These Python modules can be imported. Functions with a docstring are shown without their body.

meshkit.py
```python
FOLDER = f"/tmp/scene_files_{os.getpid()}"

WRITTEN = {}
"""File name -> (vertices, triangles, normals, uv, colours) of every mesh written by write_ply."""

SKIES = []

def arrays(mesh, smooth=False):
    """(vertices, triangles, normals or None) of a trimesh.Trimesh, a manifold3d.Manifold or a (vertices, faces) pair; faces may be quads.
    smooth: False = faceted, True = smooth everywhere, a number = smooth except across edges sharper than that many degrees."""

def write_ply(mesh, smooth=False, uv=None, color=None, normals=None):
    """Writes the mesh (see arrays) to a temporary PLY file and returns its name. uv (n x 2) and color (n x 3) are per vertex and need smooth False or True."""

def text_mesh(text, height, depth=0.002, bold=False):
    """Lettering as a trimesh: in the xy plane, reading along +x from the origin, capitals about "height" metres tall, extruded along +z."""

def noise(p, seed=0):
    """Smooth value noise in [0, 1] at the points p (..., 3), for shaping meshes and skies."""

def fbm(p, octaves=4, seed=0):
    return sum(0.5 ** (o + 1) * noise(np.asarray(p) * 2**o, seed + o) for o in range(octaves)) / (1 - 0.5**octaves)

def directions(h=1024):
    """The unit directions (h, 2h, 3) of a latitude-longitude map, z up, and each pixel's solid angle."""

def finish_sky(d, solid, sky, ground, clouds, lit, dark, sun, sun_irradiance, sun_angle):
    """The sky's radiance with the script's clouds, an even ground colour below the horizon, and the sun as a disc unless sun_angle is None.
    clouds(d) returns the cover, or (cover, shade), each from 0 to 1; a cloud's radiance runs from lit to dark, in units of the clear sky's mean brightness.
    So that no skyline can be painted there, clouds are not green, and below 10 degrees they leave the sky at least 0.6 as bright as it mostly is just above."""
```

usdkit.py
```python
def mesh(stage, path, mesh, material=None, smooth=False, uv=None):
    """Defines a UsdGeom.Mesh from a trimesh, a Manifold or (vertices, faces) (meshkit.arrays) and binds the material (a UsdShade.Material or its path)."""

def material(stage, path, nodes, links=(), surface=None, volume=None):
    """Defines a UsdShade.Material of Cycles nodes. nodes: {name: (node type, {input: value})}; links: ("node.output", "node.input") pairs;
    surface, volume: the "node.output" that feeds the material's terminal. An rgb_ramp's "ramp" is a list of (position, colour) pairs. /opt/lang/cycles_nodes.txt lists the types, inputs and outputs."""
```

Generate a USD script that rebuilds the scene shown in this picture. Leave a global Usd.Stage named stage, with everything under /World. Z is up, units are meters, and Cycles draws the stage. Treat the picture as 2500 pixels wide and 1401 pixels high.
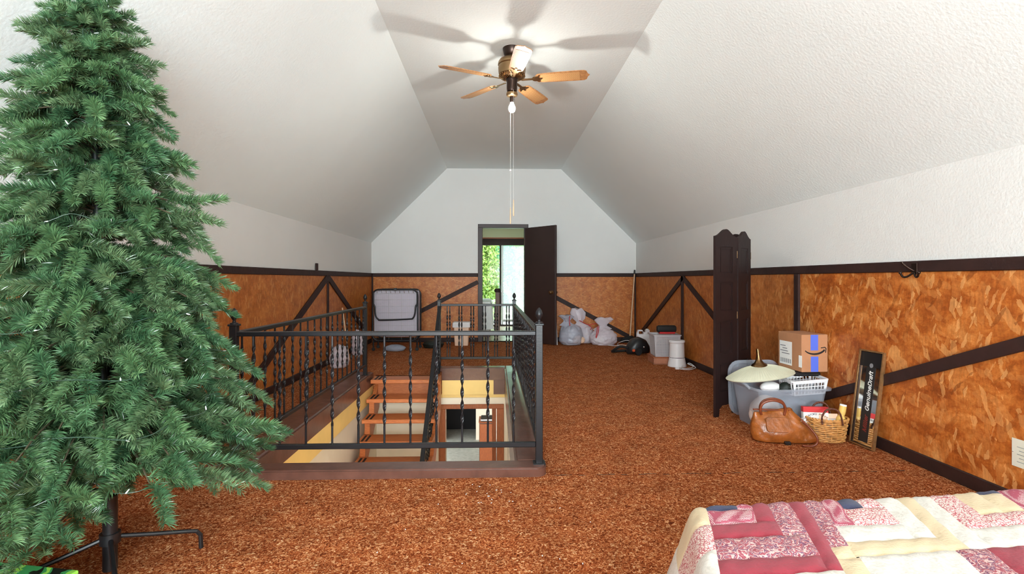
import math, random
import numpy as np, trimesh, usdkit, meshkit
from shapely.geometry import Polygon, box as sbox, LineString, Point
from shapely.ops import unary_union
from shapely import affinity
from pxr import Usd, UsdGeom, UsdLux, UsdShade, Gf, Sdf, Vt

random.seed(7)
RNG = np.random.default_rng(7)
stage = Usd.Stage.CreateInMemory()
UsdGeom.SetStageUpAxis(stage, 'Z')
UsdGeom.SetStageMetersPerUnit(stage, 1.0)
UsdGeom.Xform.Define(stage, '/World')

# ------------------------------------------------------------------ camera, sky, sun, area lights, exposure
EYE, YAW = 1.12, 1.88
cam = UsdGeom.Camera.Define(stage, '/World/camera')
cam.AddTranslateOp().Set(Gf.Vec3d(0, 0, EYE))
cam.AddRotateXYZOp().Set(Gf.Vec3f(90, 0, -YAW))
cam.CreateHorizontalApertureAttr(36.0)
cam.CreateVerticalApertureAttr(36.0 * 1401 / 2500)
cam.CreateFocalLengthAttr(1280.0 / 2500 * 36.0)
cam.CreateVerticalApertureOffsetAttr(-18.5 / 2500 * 36.0)
cam.CreateFStopAttr(0.0)
cam.CreateClippingRangeAttr(Gf.Vec2f(0.02, 500))
cam.CreateExposureAttr(0.17)

sky = UsdLux.DomeLight.Define(stage, '/World/sky')
sky.CreateColorAttr(Gf.Vec3f(0.86, 0.94, 1.0))
sky.CreateIntensityAttr(2.5)
sun = UsdLux.DistantLight.Define(stage, '/World/sun')
sun.CreateIntensityAttr(4.0)
sun.CreateAngleAttr(1.0)
sun.CreateColorAttr(Gf.Vec3f(1.0, 0.95, 0.86))
sun.AddRotateXYZOp().Set(Gf.Vec3f(-52, 0, 14))          # comes in from beyond the sliding door


def area_light(name, loc, rot, w, h, intensity, color):
    l = UsdLux.RectLight.Define(stage, '/World/' + name)
    l.CreateWidthAttr(w); l.CreateHeightAttr(h); l.CreateIntensityAttr(intensity); l.CreateColorAttr(Gf.Vec3f(*color))
    l.AddTranslateOp().Set(Gf.Vec3d(*loc)); l.AddRotateXYZOp().Set(Gf.Vec3f(*rot))


WIN = (-1.35, 1.75, 0.72, 2.45)                          # the wide window behind the camera: x0, x1, z0, z1
area_light('window_daylight', (0.2, -3.55, 1.45), (118, 0, 0), 3.4, 1.8, 42.0, (0.90, 0.975, 1.0))
BULB_STRENGTH = 340.0
LOW_LAMP, HALL_LAMP = 7.0, 230.0

# ------------------------------------------------------------------ helpers
PI = math.pi
used = {}


def numbered(parent, name):
    k = (parent, name)
    n = used.get(k, 0); used[k] = n + 1
    return name if n == 0 else f'{name}_{n:03d}'


def lin(r, g, b):
    f = lambda v: (v / 255 / 12.92) if v / 255 <= 0.04045 else ((v / 255 + 0.055) / 1.055) ** 2.4
    return (f(r), f(g), f(b))


class T:
    """A thing: where it stands, its prim path."""
    def __init__(s, path, loc=(0, 0, 0), rz=0):
        s.path, s.loc, s.rz = path, np.array(loc, float), rz


def tag(prim, label=None, cat=None, group=None, kind=None):
    for k, v in (('label', label), ('category', cat), ('group', group), ('kind', kind)):
        if v:
            prim.SetCustomDataByKey(k, v)


def thing(name, label, cat, loc=(0, 0, 0), rz=0, group=None, kind=None):
    p = '/World/' + numbered('/World', name)
    x = UsdGeom.Xform.Define(stage, p)
    x.AddTranslateOp().Set(Gf.Vec3d(*map(float, loc)))
    if rz:
        x.AddRotateZOp().Set(float(rz))
    tag(x.GetPrim(), label, cat, group, kind)
    return T(p, loc, rz)


def w2l(t, mesh):
    """World coordinates into a thing's own."""
    v = np.asarray(mesh.vertices) - t.loc
    a = -math.radians(t.rz); c, s = math.cos(a), math.sin(a)
    v = np.stack([v[:, 0] * c - v[:, 1] * s, v[:, 0] * s + v[:, 1] * c, v[:, 2]], 1)
    return trimesh.Trimesh(v, mesh.faces, process=False)


def obj(name, mesh, mat, parent=None, smooth=False, world=False, label=None, kind=None):
    """One Mesh prim; parent is a T or None (top level)."""
    base = parent.path if parent else '/World'
    if world and parent:
        mesh = w2l(parent, mesh)
    p = base + '/' + numbered(base, name)
    m = usdkit.mesh(stage, p, mesh, mat, smooth=smooth)
    tag(m.GetPrim(), label, None, None, kind)
    return T(p, parent.loc if parent else (0, 0, 0), parent.rz if parent else 0)


def struct(name, mesh, mat, label, cat, parent=None, smooth=False):
    o = obj(name, mesh, mat, parent, smooth)
    if parent is None:
        tag(stage.GetPrimAtPath(o.path), label, cat, None, 'structure')
    return o


def cat_(*ms):
    flat = []
    for m in ms:
        flat += list(m) if isinstance(m, (list, tuple)) else [m]
    return trimesh.util.concatenate(flat)


def bx(x0, x1, y0, y1, z0, z1, b=0.0):
    """A box between limits, its edges chamfered by b."""
    x0, x1 = min(x0, x1), max(x0, x1); y0, y1 = min(y0, y1), max(y0, y1); z0, z1 = min(z0, z1), max(z0, z1)
    if b <= 0:
        m = trimesh.creation.box([x1 - x0, y1 - y0, z1 - z0])
        m.apply_translation([(x0 + x1) / 2, (y0 + y1) / 2, (z0 + z1) / 2])
        return m
    b = min(b, (x1 - x0) * .45, (y1 - y0) * .45, (z1 - z0) * .45)
    pts = []
    for sx, X in ((1, x0), (-1, x1)):
        for sy, Y in ((1, y0), (-1, y1)):
            for sz, Z in ((1, z0), (-1, z1)):
                pts += [(X, Y + sy * b, Z + sz * b), (X + sx * b, Y, Z + sz * b), (X + sx * b, Y + sy * b, Z)]
    return trimesh.convex.convex_hull(np.array(pts))


def ext(poly, h):
    gs = getattr(poly, 'geoms', [poly])
    return cat_([trimesh.creation.extrude_polygon(g, h, engine='earcut') for g in gs if g.area > 1e-9])


def ext_xz(poly, y0, y1):
    m = ext(poly, y1 - y0); v = m.vertices
    m = trimesh.Trimesh(np.stack([v[:, 0], y0 + v[:, 2], v[:, 1]], 1), m.faces[:, ::-1], process=False)
    return m


def ext_yz(poly, x0, x1):
    m = ext(poly, x1 - x0); v = m.vertices
    return trimesh.Trimesh(np.stack([x0 + v[:, 2], v[:, 0], v[:, 1]], 1), m.faces, process=False)


def ext_xy(poly, z0, z1):
    m = ext(poly, z1 - z0); m.apply_translation([0, 0, z0]); return m


def tube(pts, r, n=8, closed=False, cap=True):
    """A round tube along points; r a number or one per point."""
    p = np.asarray(pts, float); r = np.broadcast_to(np.asarray(r, float), (len(p),))
    if closed:
        t = np.roll(p, -1, 0) - np.roll(p, 1, 0)
    else:
        t = np.gradient(p, axis=0)
    t /= np.linalg.norm(t, axis=1, keepdims=True) + 1e-12
    a = np.zeros_like(p)
    ref = np.array([0, 0, 1.0]) if abs(t[0][2]) < .9 else np.array([1.0, 0, 0])
    prev = np.cross(t[0], ref); prev /= np.linalg.norm(prev)
    for i in range(len(p)):
        q = prev - t[i] * (prev @ t[i]); L = np.linalg.norm(q)
        prev = q / L if L > 1e-9 else prev
        a[i] = prev
    b = np.cross(t, a); ang = np.arange(n) * 2 * PI / n
    v = (p[:, None] + r[:, None, None] * (np.cos(ang)[None, :, None] * a[:, None] + np.sin(ang)[None, :, None] * b[:, None])).reshape(-1, 3)
    f = []
    m = len(p)
    for i in range(m if closed else m - 1):
        j = (i + 1) % m
        for k in range(n):
            l = (k + 1) % n
            f += [[i * n + k, i * n + l, j * n + l], [i * n + k, j * n + l, j * n + k]]
    v = list(v)
    if cap and not closed:
        v += [p[0], p[-1]]
        c0, c1 = len(v) - 2, len(v) - 1
        for k in range(n):
            l = (k + 1) % n
            f += [[c0, l, k], [c1, (m - 1) * n + k, (m - 1) * n + l]]
    return trimesh.Trimesh(np.array(v), np.array(f), process=False)


def spline(pts, n=24):
    """Catmull-Rom through points."""
    p = np.asarray(pts, float); q = np.vstack([2 * p[0] - p[1], p, 2 * p[-1] - p[-2]]); out = []
    for i in range(len(p) - 1):
        a, b, c, d = q[i:i + 4]
        for t in np.linspace(0, 1, n, endpoint=False):
            out.append(.5 * ((2 * b) + (c - a) * t + (2 * a - 5 * b + 4 * c - d) * t * t + (3 * b - a - 3 * c + d) * t ** 3))
    return np.array(out + [p[-1]])


def lathe(prof, n=32):
    """prof: (r, z) points from bottom to top."""
    pr = np.asarray(prof, float); ang = np.arange(n) * 2 * PI / n
    v = np.stack([pr[:, None, 0] * np.cos(ang), pr[:, None, 0] * np.sin(ang), np.broadcast_to(pr[:, None, 1], (len(pr), n))], -1).reshape(-1, 3)
    f = []
    for i in range(len(pr) - 1):
        for k in range(n):
            l = (k + 1) % n
            f += [[i * n + k, i * n + l, (i + 1) * n + l], [i * n + k, (i + 1) * n + l, (i + 1) * n + k]]
    return trimesh.Trimesh(v, np.array(f), process=False)


def loft(loops, cap0=True, cap1=True):
    """Loops with equal point counts, joined in order."""
    L = np.asarray(loops, float); m, n = L.shape[:2]; v = list(L.reshape(-1, 3)); f = []
    for i in range(m - 1):
        for k in range(n):
            l = (k + 1) % n
            f += [[i * n + k, i * n + l, (i + 1) * n + l], [i * n + k, (i + 1) * n + l, (i + 1) * n + k]]
    if cap0:
        v.append(L[0].mean(0)); c = len(v) - 1
        f += [[c, (k + 1) % n, k] for k in range(n)]
    if cap1:
        v.append(L[-1].mean(0)); c = len(v) - 1; o = (m - 1) * n
        f += [[c, o + k, o + (k + 1) % n] for k in range(n)]
    return trimesh.Trimesh(np.array(v), np.array(f), process=False)


def rrect(w, d, r, z, k=6, cx=0, cy=0):
    """A rounded rectangle loop, counter-clockwise."""
    out = []
    for sx, sy, a0 in ((1, 1, 0), (-1, 1, PI / 2), (-1, -1, PI), (1, -1, 1.5 * PI)):
        for t in np.linspace(0, PI / 2, k):
            out.append((cx + sx * (w / 2 - r) + r * math.cos(a0 + t), cy + sy * (d / 2 - r) + r * math.sin(a0 + t), z))
    return np.array(out)


def mv(m, loc=(0, 0, 0), rx=0, ry=0, rz=0, s=1):
    m = m.copy()
    M = trimesh.transformations.euler_matrix(math.radians(rx), math.radians(ry), math.radians(rz))
    M[:3, :3] *= s; M[:3, 3] = loc
    m.apply_transform(M)
    return m


def beam(p, q, w, d, up=(0, 0, 1), b=.002):
    """A rectangular bar from p to q, w across and d deep (d along up)."""
    p, q, up = (np.asarray(x, float) for x in (p, q, up))
    L = np.linalg.norm(q - p); x = (q - p) / L
    y = np.cross(up, x); y /= np.linalg.norm(y); z = np.cross(x, y)
    m = bx(0, L, -w / 2, w / 2, -d / 2, d / 2, b)
    M = np.eye(4); M[:3, 0], M[:3, 1], M[:3, 2], M[:3, 3] = x, y, z, p
    m.apply_transform(M)
    return m


def blob(sx, sy, sz, seed, amp=.12, freq=3.0, sub=4, flat=True, crease=.0):
    """A soft lumpy body, its base at z = 0."""
    m = trimesh.creation.icosphere(sub); v = np.array(m.vertices)
    n1 = meshkit.fbm(v * freq + seed * 3.7, 4, seed) - .5
    d = 1 + amp * 2 * n1
    if crease:
        d -= crease * (1 - np.abs(2 * meshkit.noise(v * freq * 1.7 + seed, seed + 3) - 1)) ** 3
    v = v * d[:, None]
    if flat:
        v[:, 2] = np.where(v[:, 2] < -.62, -.62 + (v[:, 2] + .62) * .08, v[:, 2])
    v = v * [sx / 2, sy / 2, sz / 2]
    v[:, 2] -= v[:, 2].min()
    return trimesh.Trimesh(v, m.faces, process=False)


def copy_thing(src, label, loc, rz=0, group=None, cat=None):
    """A copy of a thing: an instanceable reference under the next number."""
    p0 = stage.GetPrimAtPath(src.path); was = p0.GetCustomData()
    base = src.path.rsplit('/', 1)[1]
    p = '/World/' + numbered('/World', base)
    x = UsdGeom.Xform.Define(stage, p)
    x.GetPrim().GetReferences().AddInternalReference(src.path)
    x.ClearXformOpOrder()
    x.AddTranslateOp().Set(Gf.Vec3d(*map(float, loc)))
    x.AddRotateZOp().Set(float(rz))
    x.GetPrim().SetInstanceable(True)
    tag(x.GetPrim(), label, cat or was['category'], group or was.get('group'))
    return T(p, loc, rz)


# ------------------------------------------------------------------ materials
LK = '/World/Looks/'


def mat(name, nodes, links=(), surface='p.BSDF'):
    return usdkit.material(stage, LK + name, nodes, links, surface=surface)


def plain(name, color, rough=.5, bump=0, bscale=200, vary=0, vscale=4, **kw):
    """A principled material with a little tone variation and fine relief."""
    nodes = {'p': ('principled_bsdf', {'base_color': color, 'roughness': rough, **kw})}; links = []
    nodes['g'] = ('geometry', {})
    if vary:
        nodes['v'] = ('noise_texture', {'scale': vscale, 'detail': 4.0, 'roughness': .6})
        lo = tuple(c * (1 - vary) for c in color); hi = tuple(min(1, c * (1 + vary)) for c in color)
        nodes['r'] = ('rgb_ramp', {'ramp': [(.3, lo), (.7, hi)]})
        links += [('g.position', 'v.vector'), ('v.fac', 'r.fac'), ('r.color', 'p.base_color')]
    if bump:
        nodes['n'] = ('noise_texture', {'scale': bscale, 'detail': 3.0})
        nodes['b'] = ('bump', {'strength': 1.0, 'distance': bump})
        links += [('g.position', 'n.vector'), ('n.fac', 'b.height'), ('b.normal', 'p.normal')]
    return mat(name, nodes, links)


M = {}
M['wall_paint'] = plain('wall_paint', (.71, .705, .685), .7, bump=.002, bscale=70, vary=.02, vscale=1.5)
M['ceiling_paint'] = plain('ceiling_paint', (.825, .895, .895), .75, bump=.0018, bscale=55, vary=.015, vscale=1.2)
M['dark_wood'] = plain('dark_wood', lin(48, 29, 26), .6, bump=.0015, bscale=40, vary=.25, vscale=8, specular_ior_level=.3)
M['door_wood'] = plain('door_wood', lin(50, 33, 30), .5, bump=.001, bscale=30, vary=.12, vscale=6)
M['screen_wood'] = plain('screen_wood', lin(34, 19, 18), .55, bump=.001, bscale=40, vary=.15, vscale=9, specular_ior_level=.3)
M['curb_paint'] = plain('curb_paint', lin(96, 64, 54), .24, bump=.002, bscale=22, vary=.22, vscale=9)
M['iron'] = plain('iron', lin(26, 26, 29), .36, bump=.0003, bscale=120, specular_ior_level=.35)
M['cream_paint'] = plain('cream_paint', lin(240, 204, 126), .6, vary=.06, vscale=3)
M['offwhite'] = plain('offwhite', lin(238, 228, 208), .6, vary=.05, vscale=3)
M['white_plastic'] = plain('white_plastic', lin(226, 224, 226), .35)
M['white_paper'] = plain('white_paper', lin(232, 230, 226), .8)
M['black_plastic'] = plain('black_plastic', lin(22, 22, 24), .4)
M['black_rubber'] = plain('black_rubber', lin(18, 17, 17), .7)
M['red_plastic'] = plain('red_plastic', lin(190, 40, 40), .4)
M['red_print'] = plain('red_print', lin(196, 40, 44), .6)
M['orange_plastic'] = plain('orange_plastic', lin(200, 80, 40), .45)
M['dim_red'] = plain('dim_red', lin(120, 34, 28), .5)
M['black_print'] = plain('black_print', lin(24, 22, 22), .6)
M['white_print'] = plain('white_print', lin(225, 225, 220), .5)
M['grey_print'] = plain('grey_print', lin(120, 120, 124), .6)
M['blue_tape'] = plain('blue_tape', lin(84, 106, 205), .4)
M['chrome'] = plain('chrome', (.75, .75, .76), .22, metallic=1.0)
M['brass'] = plain('brass', lin(150, 122, 88), .34, metallic=1.0)
M['bronze'] = plain('bronze', lin(120, 92, 62), .32, metallic=1.0, vary=.2, vscale=30)
M['dark_bronze'] = plain('dark_bronze', lin(58, 44, 38), .3, metallic=.8)
M['frame_gold'] = plain('frame_gold', lin(150, 112, 72), .4, metallic=.6, vary=.25, vscale=40)
M['mirror'] = plain('mirror', (.72, .73, .70), .05, metallic=1.0)
M['cardboard'] = plain('cardboard', lin(174, 122, 86), .8, bump=.0006, bscale=60, vary=.06, vscale=12)
M['grey_plastic'] = plain('grey_plastic', lin(184, 178, 180), .45)
M['tray_wood'] = plain('tray_wood', lin(170, 108, 78), .6, vary=.15, vscale=20)
M['pole_wood'] = plain('pole_wood', lin(214, 178, 142), .5)
M['pale_plastic'] = plain('pale_plastic', lin(232, 196, 168), .5)
M['leather'] = plain('leather', lin(150, 84, 34), .30, bump=.003, bscale=38, vary=.3, vscale=14)
M['leather_dark'] = plain('leather_dark', lin(116, 54, 28), .35, bump=.001, bscale=60, vary=.15, vscale=20)
M['wicker'] = plain('wicker', lin(196, 140, 78), .5, vary=.35, vscale=45)
M['wicker_dark'] = plain('wicker_dark', lin(92, 48, 32), .45, vary=.2, vscale=45)
M['yellow_plastic'] = plain('yellow_plastic', lin(222, 180, 96), .4)
M['shade_glass'] = plain('shade_glass', lin(190, 187, 164), .25, vary=.04, vscale=20)
M['green_black'] = plain('green_black', lin(16, 26, 20), .6)
M['cream_cloth'] = plain('cream_cloth', lin(236, 226, 220), .85, bump=.004, bscale=30, vary=.04, vscale=10)
M['grey_cloth'] = plain('grey_cloth', lin(138, 142, 154), .8, bump=.004, bscale=30, vary=.1, vscale=10)
M['white_cloth'] = plain('white_cloth', lin(232, 230, 230), .85, bump=.004, bscale=20, vary=.03, vscale=6)
M['copper_pipe'] = plain('copper_pipe', lin(214, 170, 110), .3, metallic=.5)
M['switch_plate'] = plain('switch_plate', lin(216, 214, 198), .7)
M['tree_pole'] = plain('tree_pole', lin(24, 32, 30), .45)
M['chrome_pole'] = plain('chrome_pole', lin(150, 165, 175), .25, metallic=.7)
M['wire_green'] = plain('wire_green', lin(60, 82, 70), .4)
M['clear_bulb'] = plain('clear_bulb', lin(225, 230, 225), .12)
M['branch_brown'] = plain('branch_brown', lin(70, 62, 44), .7)
M['grass'] = plain('grass', lin(120, 160, 84), .9, vary=.3, vscale=3)
M['car_paint'] = plain('car_paint', lin(228, 230, 232), .3)
M['tyre'] = plain('tyre', lin(60, 60, 64), .8)
M['deck_boards'] = plain('deck_boards', lin(222, 226, 226), .6, vary=.06, vscale=8)
M['bark'] = plain('bark', lin(92, 76, 60), .9, bump=.01, bscale=30)
M['vinyl_grey'] = plain('vinyl_grey', lin(168, 172, 166), .5, vary=.18, vscale=14)
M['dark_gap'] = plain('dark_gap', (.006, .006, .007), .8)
M['carton_text'] = plain('carton_text', lin(70, 60, 80), .7)
M['post_brown'] = plain('post_brown', lin(104, 72, 58), .5, vary=.1, vscale=12)
M['light_wood_floor'] = plain('light_wood_floor', lin(206, 186, 160), .3, vary=.08, vscale=10)
M['pale_green_paint'] = plain('pale_green_paint', lin(214, 212, 176), .7)

M['bulb_glow'] = mat('bulb_glow', {'e': ('emission', {'color': (1.0, .955, .88), 'strength': BULB_STRENGTH})}, surface='e.emission')
M['lamp_glow'] = mat('lamp_glow', {'e': ('emission', {'color': (1.0, .92, .80), 'strength': LOW_LAMP})}, surface='e.emission')

M['hall_glow'] = mat('hall_glow', {'e': ('emission', {'color': (1.0, .93, .82), 'strength': HALL_LAMP})}, surface='e.emission')
# window glass: mostly clear, a fresnel reflection
M['pane_glass'] = mat('pane_glass', {'t': ('transparent_bsdf', {'color': (.96, .98, .98)}), 'g': ('glossy_bsdf', {'color': (1, 1, 1), 'roughness': .02}), 'f': ('fresnel', {'IOR': 1.10}), 'm': ('mix_closure', {})},
                      [('f.fac', 'm.fac'), ('t.BSDF', 'm.closure1'), ('g.BSDF', 'm.closure2')], 'm.closure')
# the hazy pane of the sliding door scatters the daylight that falls on it
M['hazy_glass'] = mat('hazy_glass', {'t': ('transparent_bsdf', {'color': (.93, .98, .97)}), 'd': ('translucent_bsdf', {'color': (.80, .95, .90)}), 'm': ('mix_closure', {'fac': .14})},
                      [('t.BSDF', 'm.closure1'), ('d.BSDF', 'm.closure2')], 'm.closure')


def film(name, color, clear, rough=.3):
    return mat(name, {'t': ('transparent_bsdf', {'color': (.97, .97, .98)}), 'p': ('principled_bsdf', {'base_color': color, 'roughness': rough}), 'm': ('mix_closure', {'fac': 1 - clear})},
               [('t.BSDF', 'm.closure1'), ('p.BSDF', 'm.closure2')], 'm.closure')


M['tote_plastic'] = film('tote_plastic', lin(186, 192, 204), .72, .3)
M['bag_film'] = film('bag_film', lin(236, 226, 234), .42, .28)
M['bag_film_grey'] = film('bag_film_grey', lin(196, 198, 212), .36, .28)


def carpet_mat():
    n = {'g': ('geometry', {}), 'mp': ('mapping', {'scale': (1.0, 1.0, 1.0)}),
         'n1': ('noise_texture', {'scale': 66.0, 'detail': 3.0, 'roughness': .66, 'distortion': 1.6}),
         'n2': ('noise_texture', {'scale': 7.0, 'detail': 3.0}),
         'n3': ('noise_texture', {'scale': 210.0, 'detail': 2.0, 'distortion': .6}),
         'r1': ('rgb_ramp', {'ramp': [(.29, lin(74, 27, 13)), (.41, lin(132, 60, 28)), (.50, lin(176, 91, 48)), (.58, lin(212, 138, 86)), (.68, lin(252, 212, 168))]}),
         'r2': ('rgb_ramp', {'ramp': [(.3, (.80, .78, .76)), (.7, (1.12, 1.1, 1.08))]}),
         'mx': ('mix', {'mix_type': 'multiply', 'fac': 1.0}),
         'ad': ('math', {'math_type': 'add'}),
         'b': ('bump', {'strength': 1.0, 'distance': .010}),
         'p': ('principled_bsdf', {'roughness': .95, 'specular_ior_level': .06})}
    l = [('g.position', 'n1.vector'), ('g.position', 'n2.vector'), ('g.position', 'n3.vector'), ('n1.fac', 'r1.fac'), ('n2.fac', 'r2.fac'), ('r1.color', 'mx.color1'), ('r2.color', 'mx.color2'),
         ('mx.color', 'p.base_color'), ('n1.fac', 'ad.value1'), ('n3.fac', 'ad.value2'), ('ad.value', 'b.height'), ('b.normal', 'p.normal')]
    return mat('carpet', n, l)


M['carpet'] = carpet_mat()


def osb_mat(name, plane, k=1.0, contrast=1.0, tone=1.0):
    """Pressed strand board: soft blotches of brown with flat chips of several grain directions pressed into it. plane: rotation that brings the board into the texture's xy plane."""
    tone *= 1.16
    mid = np.array(lin(174, 104, 46))
    col = lambda *c: tuple(np.clip(tone * (mid + (np.array(lin(*c)) - mid) * contrast), 0, 1))
    n = {'g': ('geometry', {}), 'rot': ('mapping', {'rotation': plane}),
         'w': ('noise_texture', {'scale': 26.0 * k, 'detail': 3.0}), 'ws': ('vector_math', {'math_type': 'scale', 'scale': .022 / k}), 'wa': ('vector_math', {'math_type': 'add'}),
         'bm': ('mapping', {'rotation': (0, 0, .5), 'scale': (1, .6, 1)}), 'bn': ('noise_texture', {'scale': 5.5 * k, 'detail': 6.0, 'roughness': .74, 'distortion': .15}),
         'r': ('rgb_ramp', {'ramp': [(.34, col(116, 50, 12)), (.45, col(152, 76, 24)), (.55, col(178, 102, 42)), (.68, col(204, 136, 72))]}),
         'b': ('bump', {'strength': .35, 'distance': .003}), 'p': ('principled_bsdf', {'roughness': .45, 'specular_ior_level': .35})}
    l = [('g.position', 'rot.vector'), ('rot.vector', 'w.vector'), ('w.color', 'ws.vector1'), ('rot.vector', 'wa.vector1'), ('ws.vector', 'wa.vector2'),
         ('rot.vector', 'bm.vector'), ('bm.vector', 'bn.vector'), ('bn.fac', 'r.fac')]
    last = 'r.color'
    # chips: (grain angle, scale, stretch, share that shows, tone)
    for i, (ang, sc, st, share, c, amt) in enumerate(((.15, 14, (.5, 1.0, 1), .84, (200, 134, 72), .28), (1.15, 17, (.5, 1.0, 1), .80, (142, 72, 24), .28), (-.45, 20, (.4, 1.0, 1), .88, (214, 158, 96), .5),
                                                      (2.0, 24, (.45, 1.0, 1), .86, (204, 140, 78), .28), (.65, 34, (.25, 1.0, 1), .94, (92, 38, 8), .5), (.3, 40, (.3, 1.0, 1), .92, (222, 168, 106), .5))):
        n[f'm{i}'] = ('mapping', {'rotation': (0, 0, ang)}); n[f'z{i}'] = ('mapping', {'scale': st}); n[f'v{i}'] = ('voronoi_texture', {'scale': sc * k, 'randomness': 1.0}); n[f's{i}'] = ('separate_color', {})
        n[f'q{i}'] = ('map_range', {'from_min': share, 'from_max': share + .05, 'to_min': 0.0, 'to_max': amt, 'clamp': True}); n[f'x{i}'] = ('mix', {'mix_type': 'mix', 'color2': col(*c)})
        l += [('wa.vector', f'm{i}.vector'), (f'm{i}.vector', f'z{i}.vector'), (f'z{i}.vector', f'v{i}.vector'), (f'v{i}.color', f's{i}.color'), (f's{i}.r', f'q{i}.value'),
              (f'q{i}.result', f'x{i}.fac'), (last, f'x{i}.color1')]
        last = f'x{i}.color'
    n['fn'] = ('noise_texture', {'scale': 90.0, 'detail': 3.0, 'roughness': .6}); n['fm'] = ('mapping', {'rotation': (0, 0, .2), 'scale': (.25, 1, 1)})
    n['fr'] = ('rgb_ramp', {'ramp': [(.3, (.82, .80, .78)), (.7, (1.12, 1.12, 1.12))]}); n['fx'] = ('mix', {'mix_type': 'multiply', 'fac': 1.0})
    l += [('rot.vector', 'fm.vector'), ('fm.vector', 'fn.vector'), ('fn.fac', 'fr.fac'), (last, 'fx.color1'), ('fr.color', 'fx.color2'), ('fx.color', 'p.base_color'), ('bn.fac', 'b.height'), ('b.normal', 'p.normal')]
    return mat(name, n, l)


SIDE, BACK = (0.0, PI / 2, 0.0), (PI / 2, 0.0, 0.0)
M['osb_near'] = osb_mat('osb_near', SIDE, 1.3, .85)
M['osb_side'] = osb_mat('osb_side', SIDE, 1.6, .55, .94)
M['osb_back'] = osb_mat('osb_back', BACK, 2.1, .5, 1.0)


def grain_mat(name, c0, c1, rough, scale, stretch, bump=.0008):
    n = {'g': ('geometry', {}), 'm': ('mapping', {'scale': stretch}), 'n': ('noise_texture', {'scale': scale, 'detail': 5.0, 'roughness': .6, 'distortion': .4}),
         'r': ('rgb_ramp', {'ramp': [(.3, c0), (.7, c1)]}), 'b': ('bump', {'strength': .6, 'distance': bump}), 'p': ('principled_bsdf', {'roughness': rough})}
    return mat(name, n, [('g.position', 'm.vector'), ('m.vector', 'n.vector'), ('n.fac', 'r.fac'), ('r.color', 'p.base_color'), ('n.fac', 'b.height'), ('b.normal', 'p.normal')])


M['tread_wood'] = grain_mat('tread_wood', lin(168, 88, 44), lin(206, 124, 70), .4, 18, (1, 8, 8))
M['frame_wood'] = grain_mat('frame_wood', lin(132, 66, 28), lin(168, 92, 44), .45, 18, (8, 8, 1))
M['blade_wood'] = grain_mat('blade_wood', lin(146, 98, 58), lin(188, 138, 92), .4, 14, (3, 3, 3))
M['cane'] = mat('cane', {'t': ('texture_coordinate', {}), 'c': ('checker_texture', {'scale': 150.0, 'color1': lin(206, 160, 108), 'color2': lin(160, 114, 70)}), 'p': ('principled_bsdf', {'roughness': .5})},
                [('t.object', 'c.vector'), ('c.color', 'p.base_color')])


def needle_mat(name, c0, c1):
    return mat(name, {'g': ('geometry', {}), 'n': ('noise_texture', {'scale': 24.0, 'detail': 2.0}), 'r': ('rgb_ramp', {'ramp': [(.3, c0), (.7, c1)]}),
                      'p': ('principled_bsdf', {'roughness': .27, 'specular_ior_level': .6}), 'tr': ('translucent_bsdf', {'color': c1}), 'm': ('mix_closure', {'fac': .15})},
               [('g.position', 'n.vector'), ('n.fac', 'r.fac'), ('r.color', 'p.base_color'), ('p.BSDF', 'm.closure1'), ('tr.BSDF', 'm.closure2')], 'm.closure')


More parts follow.
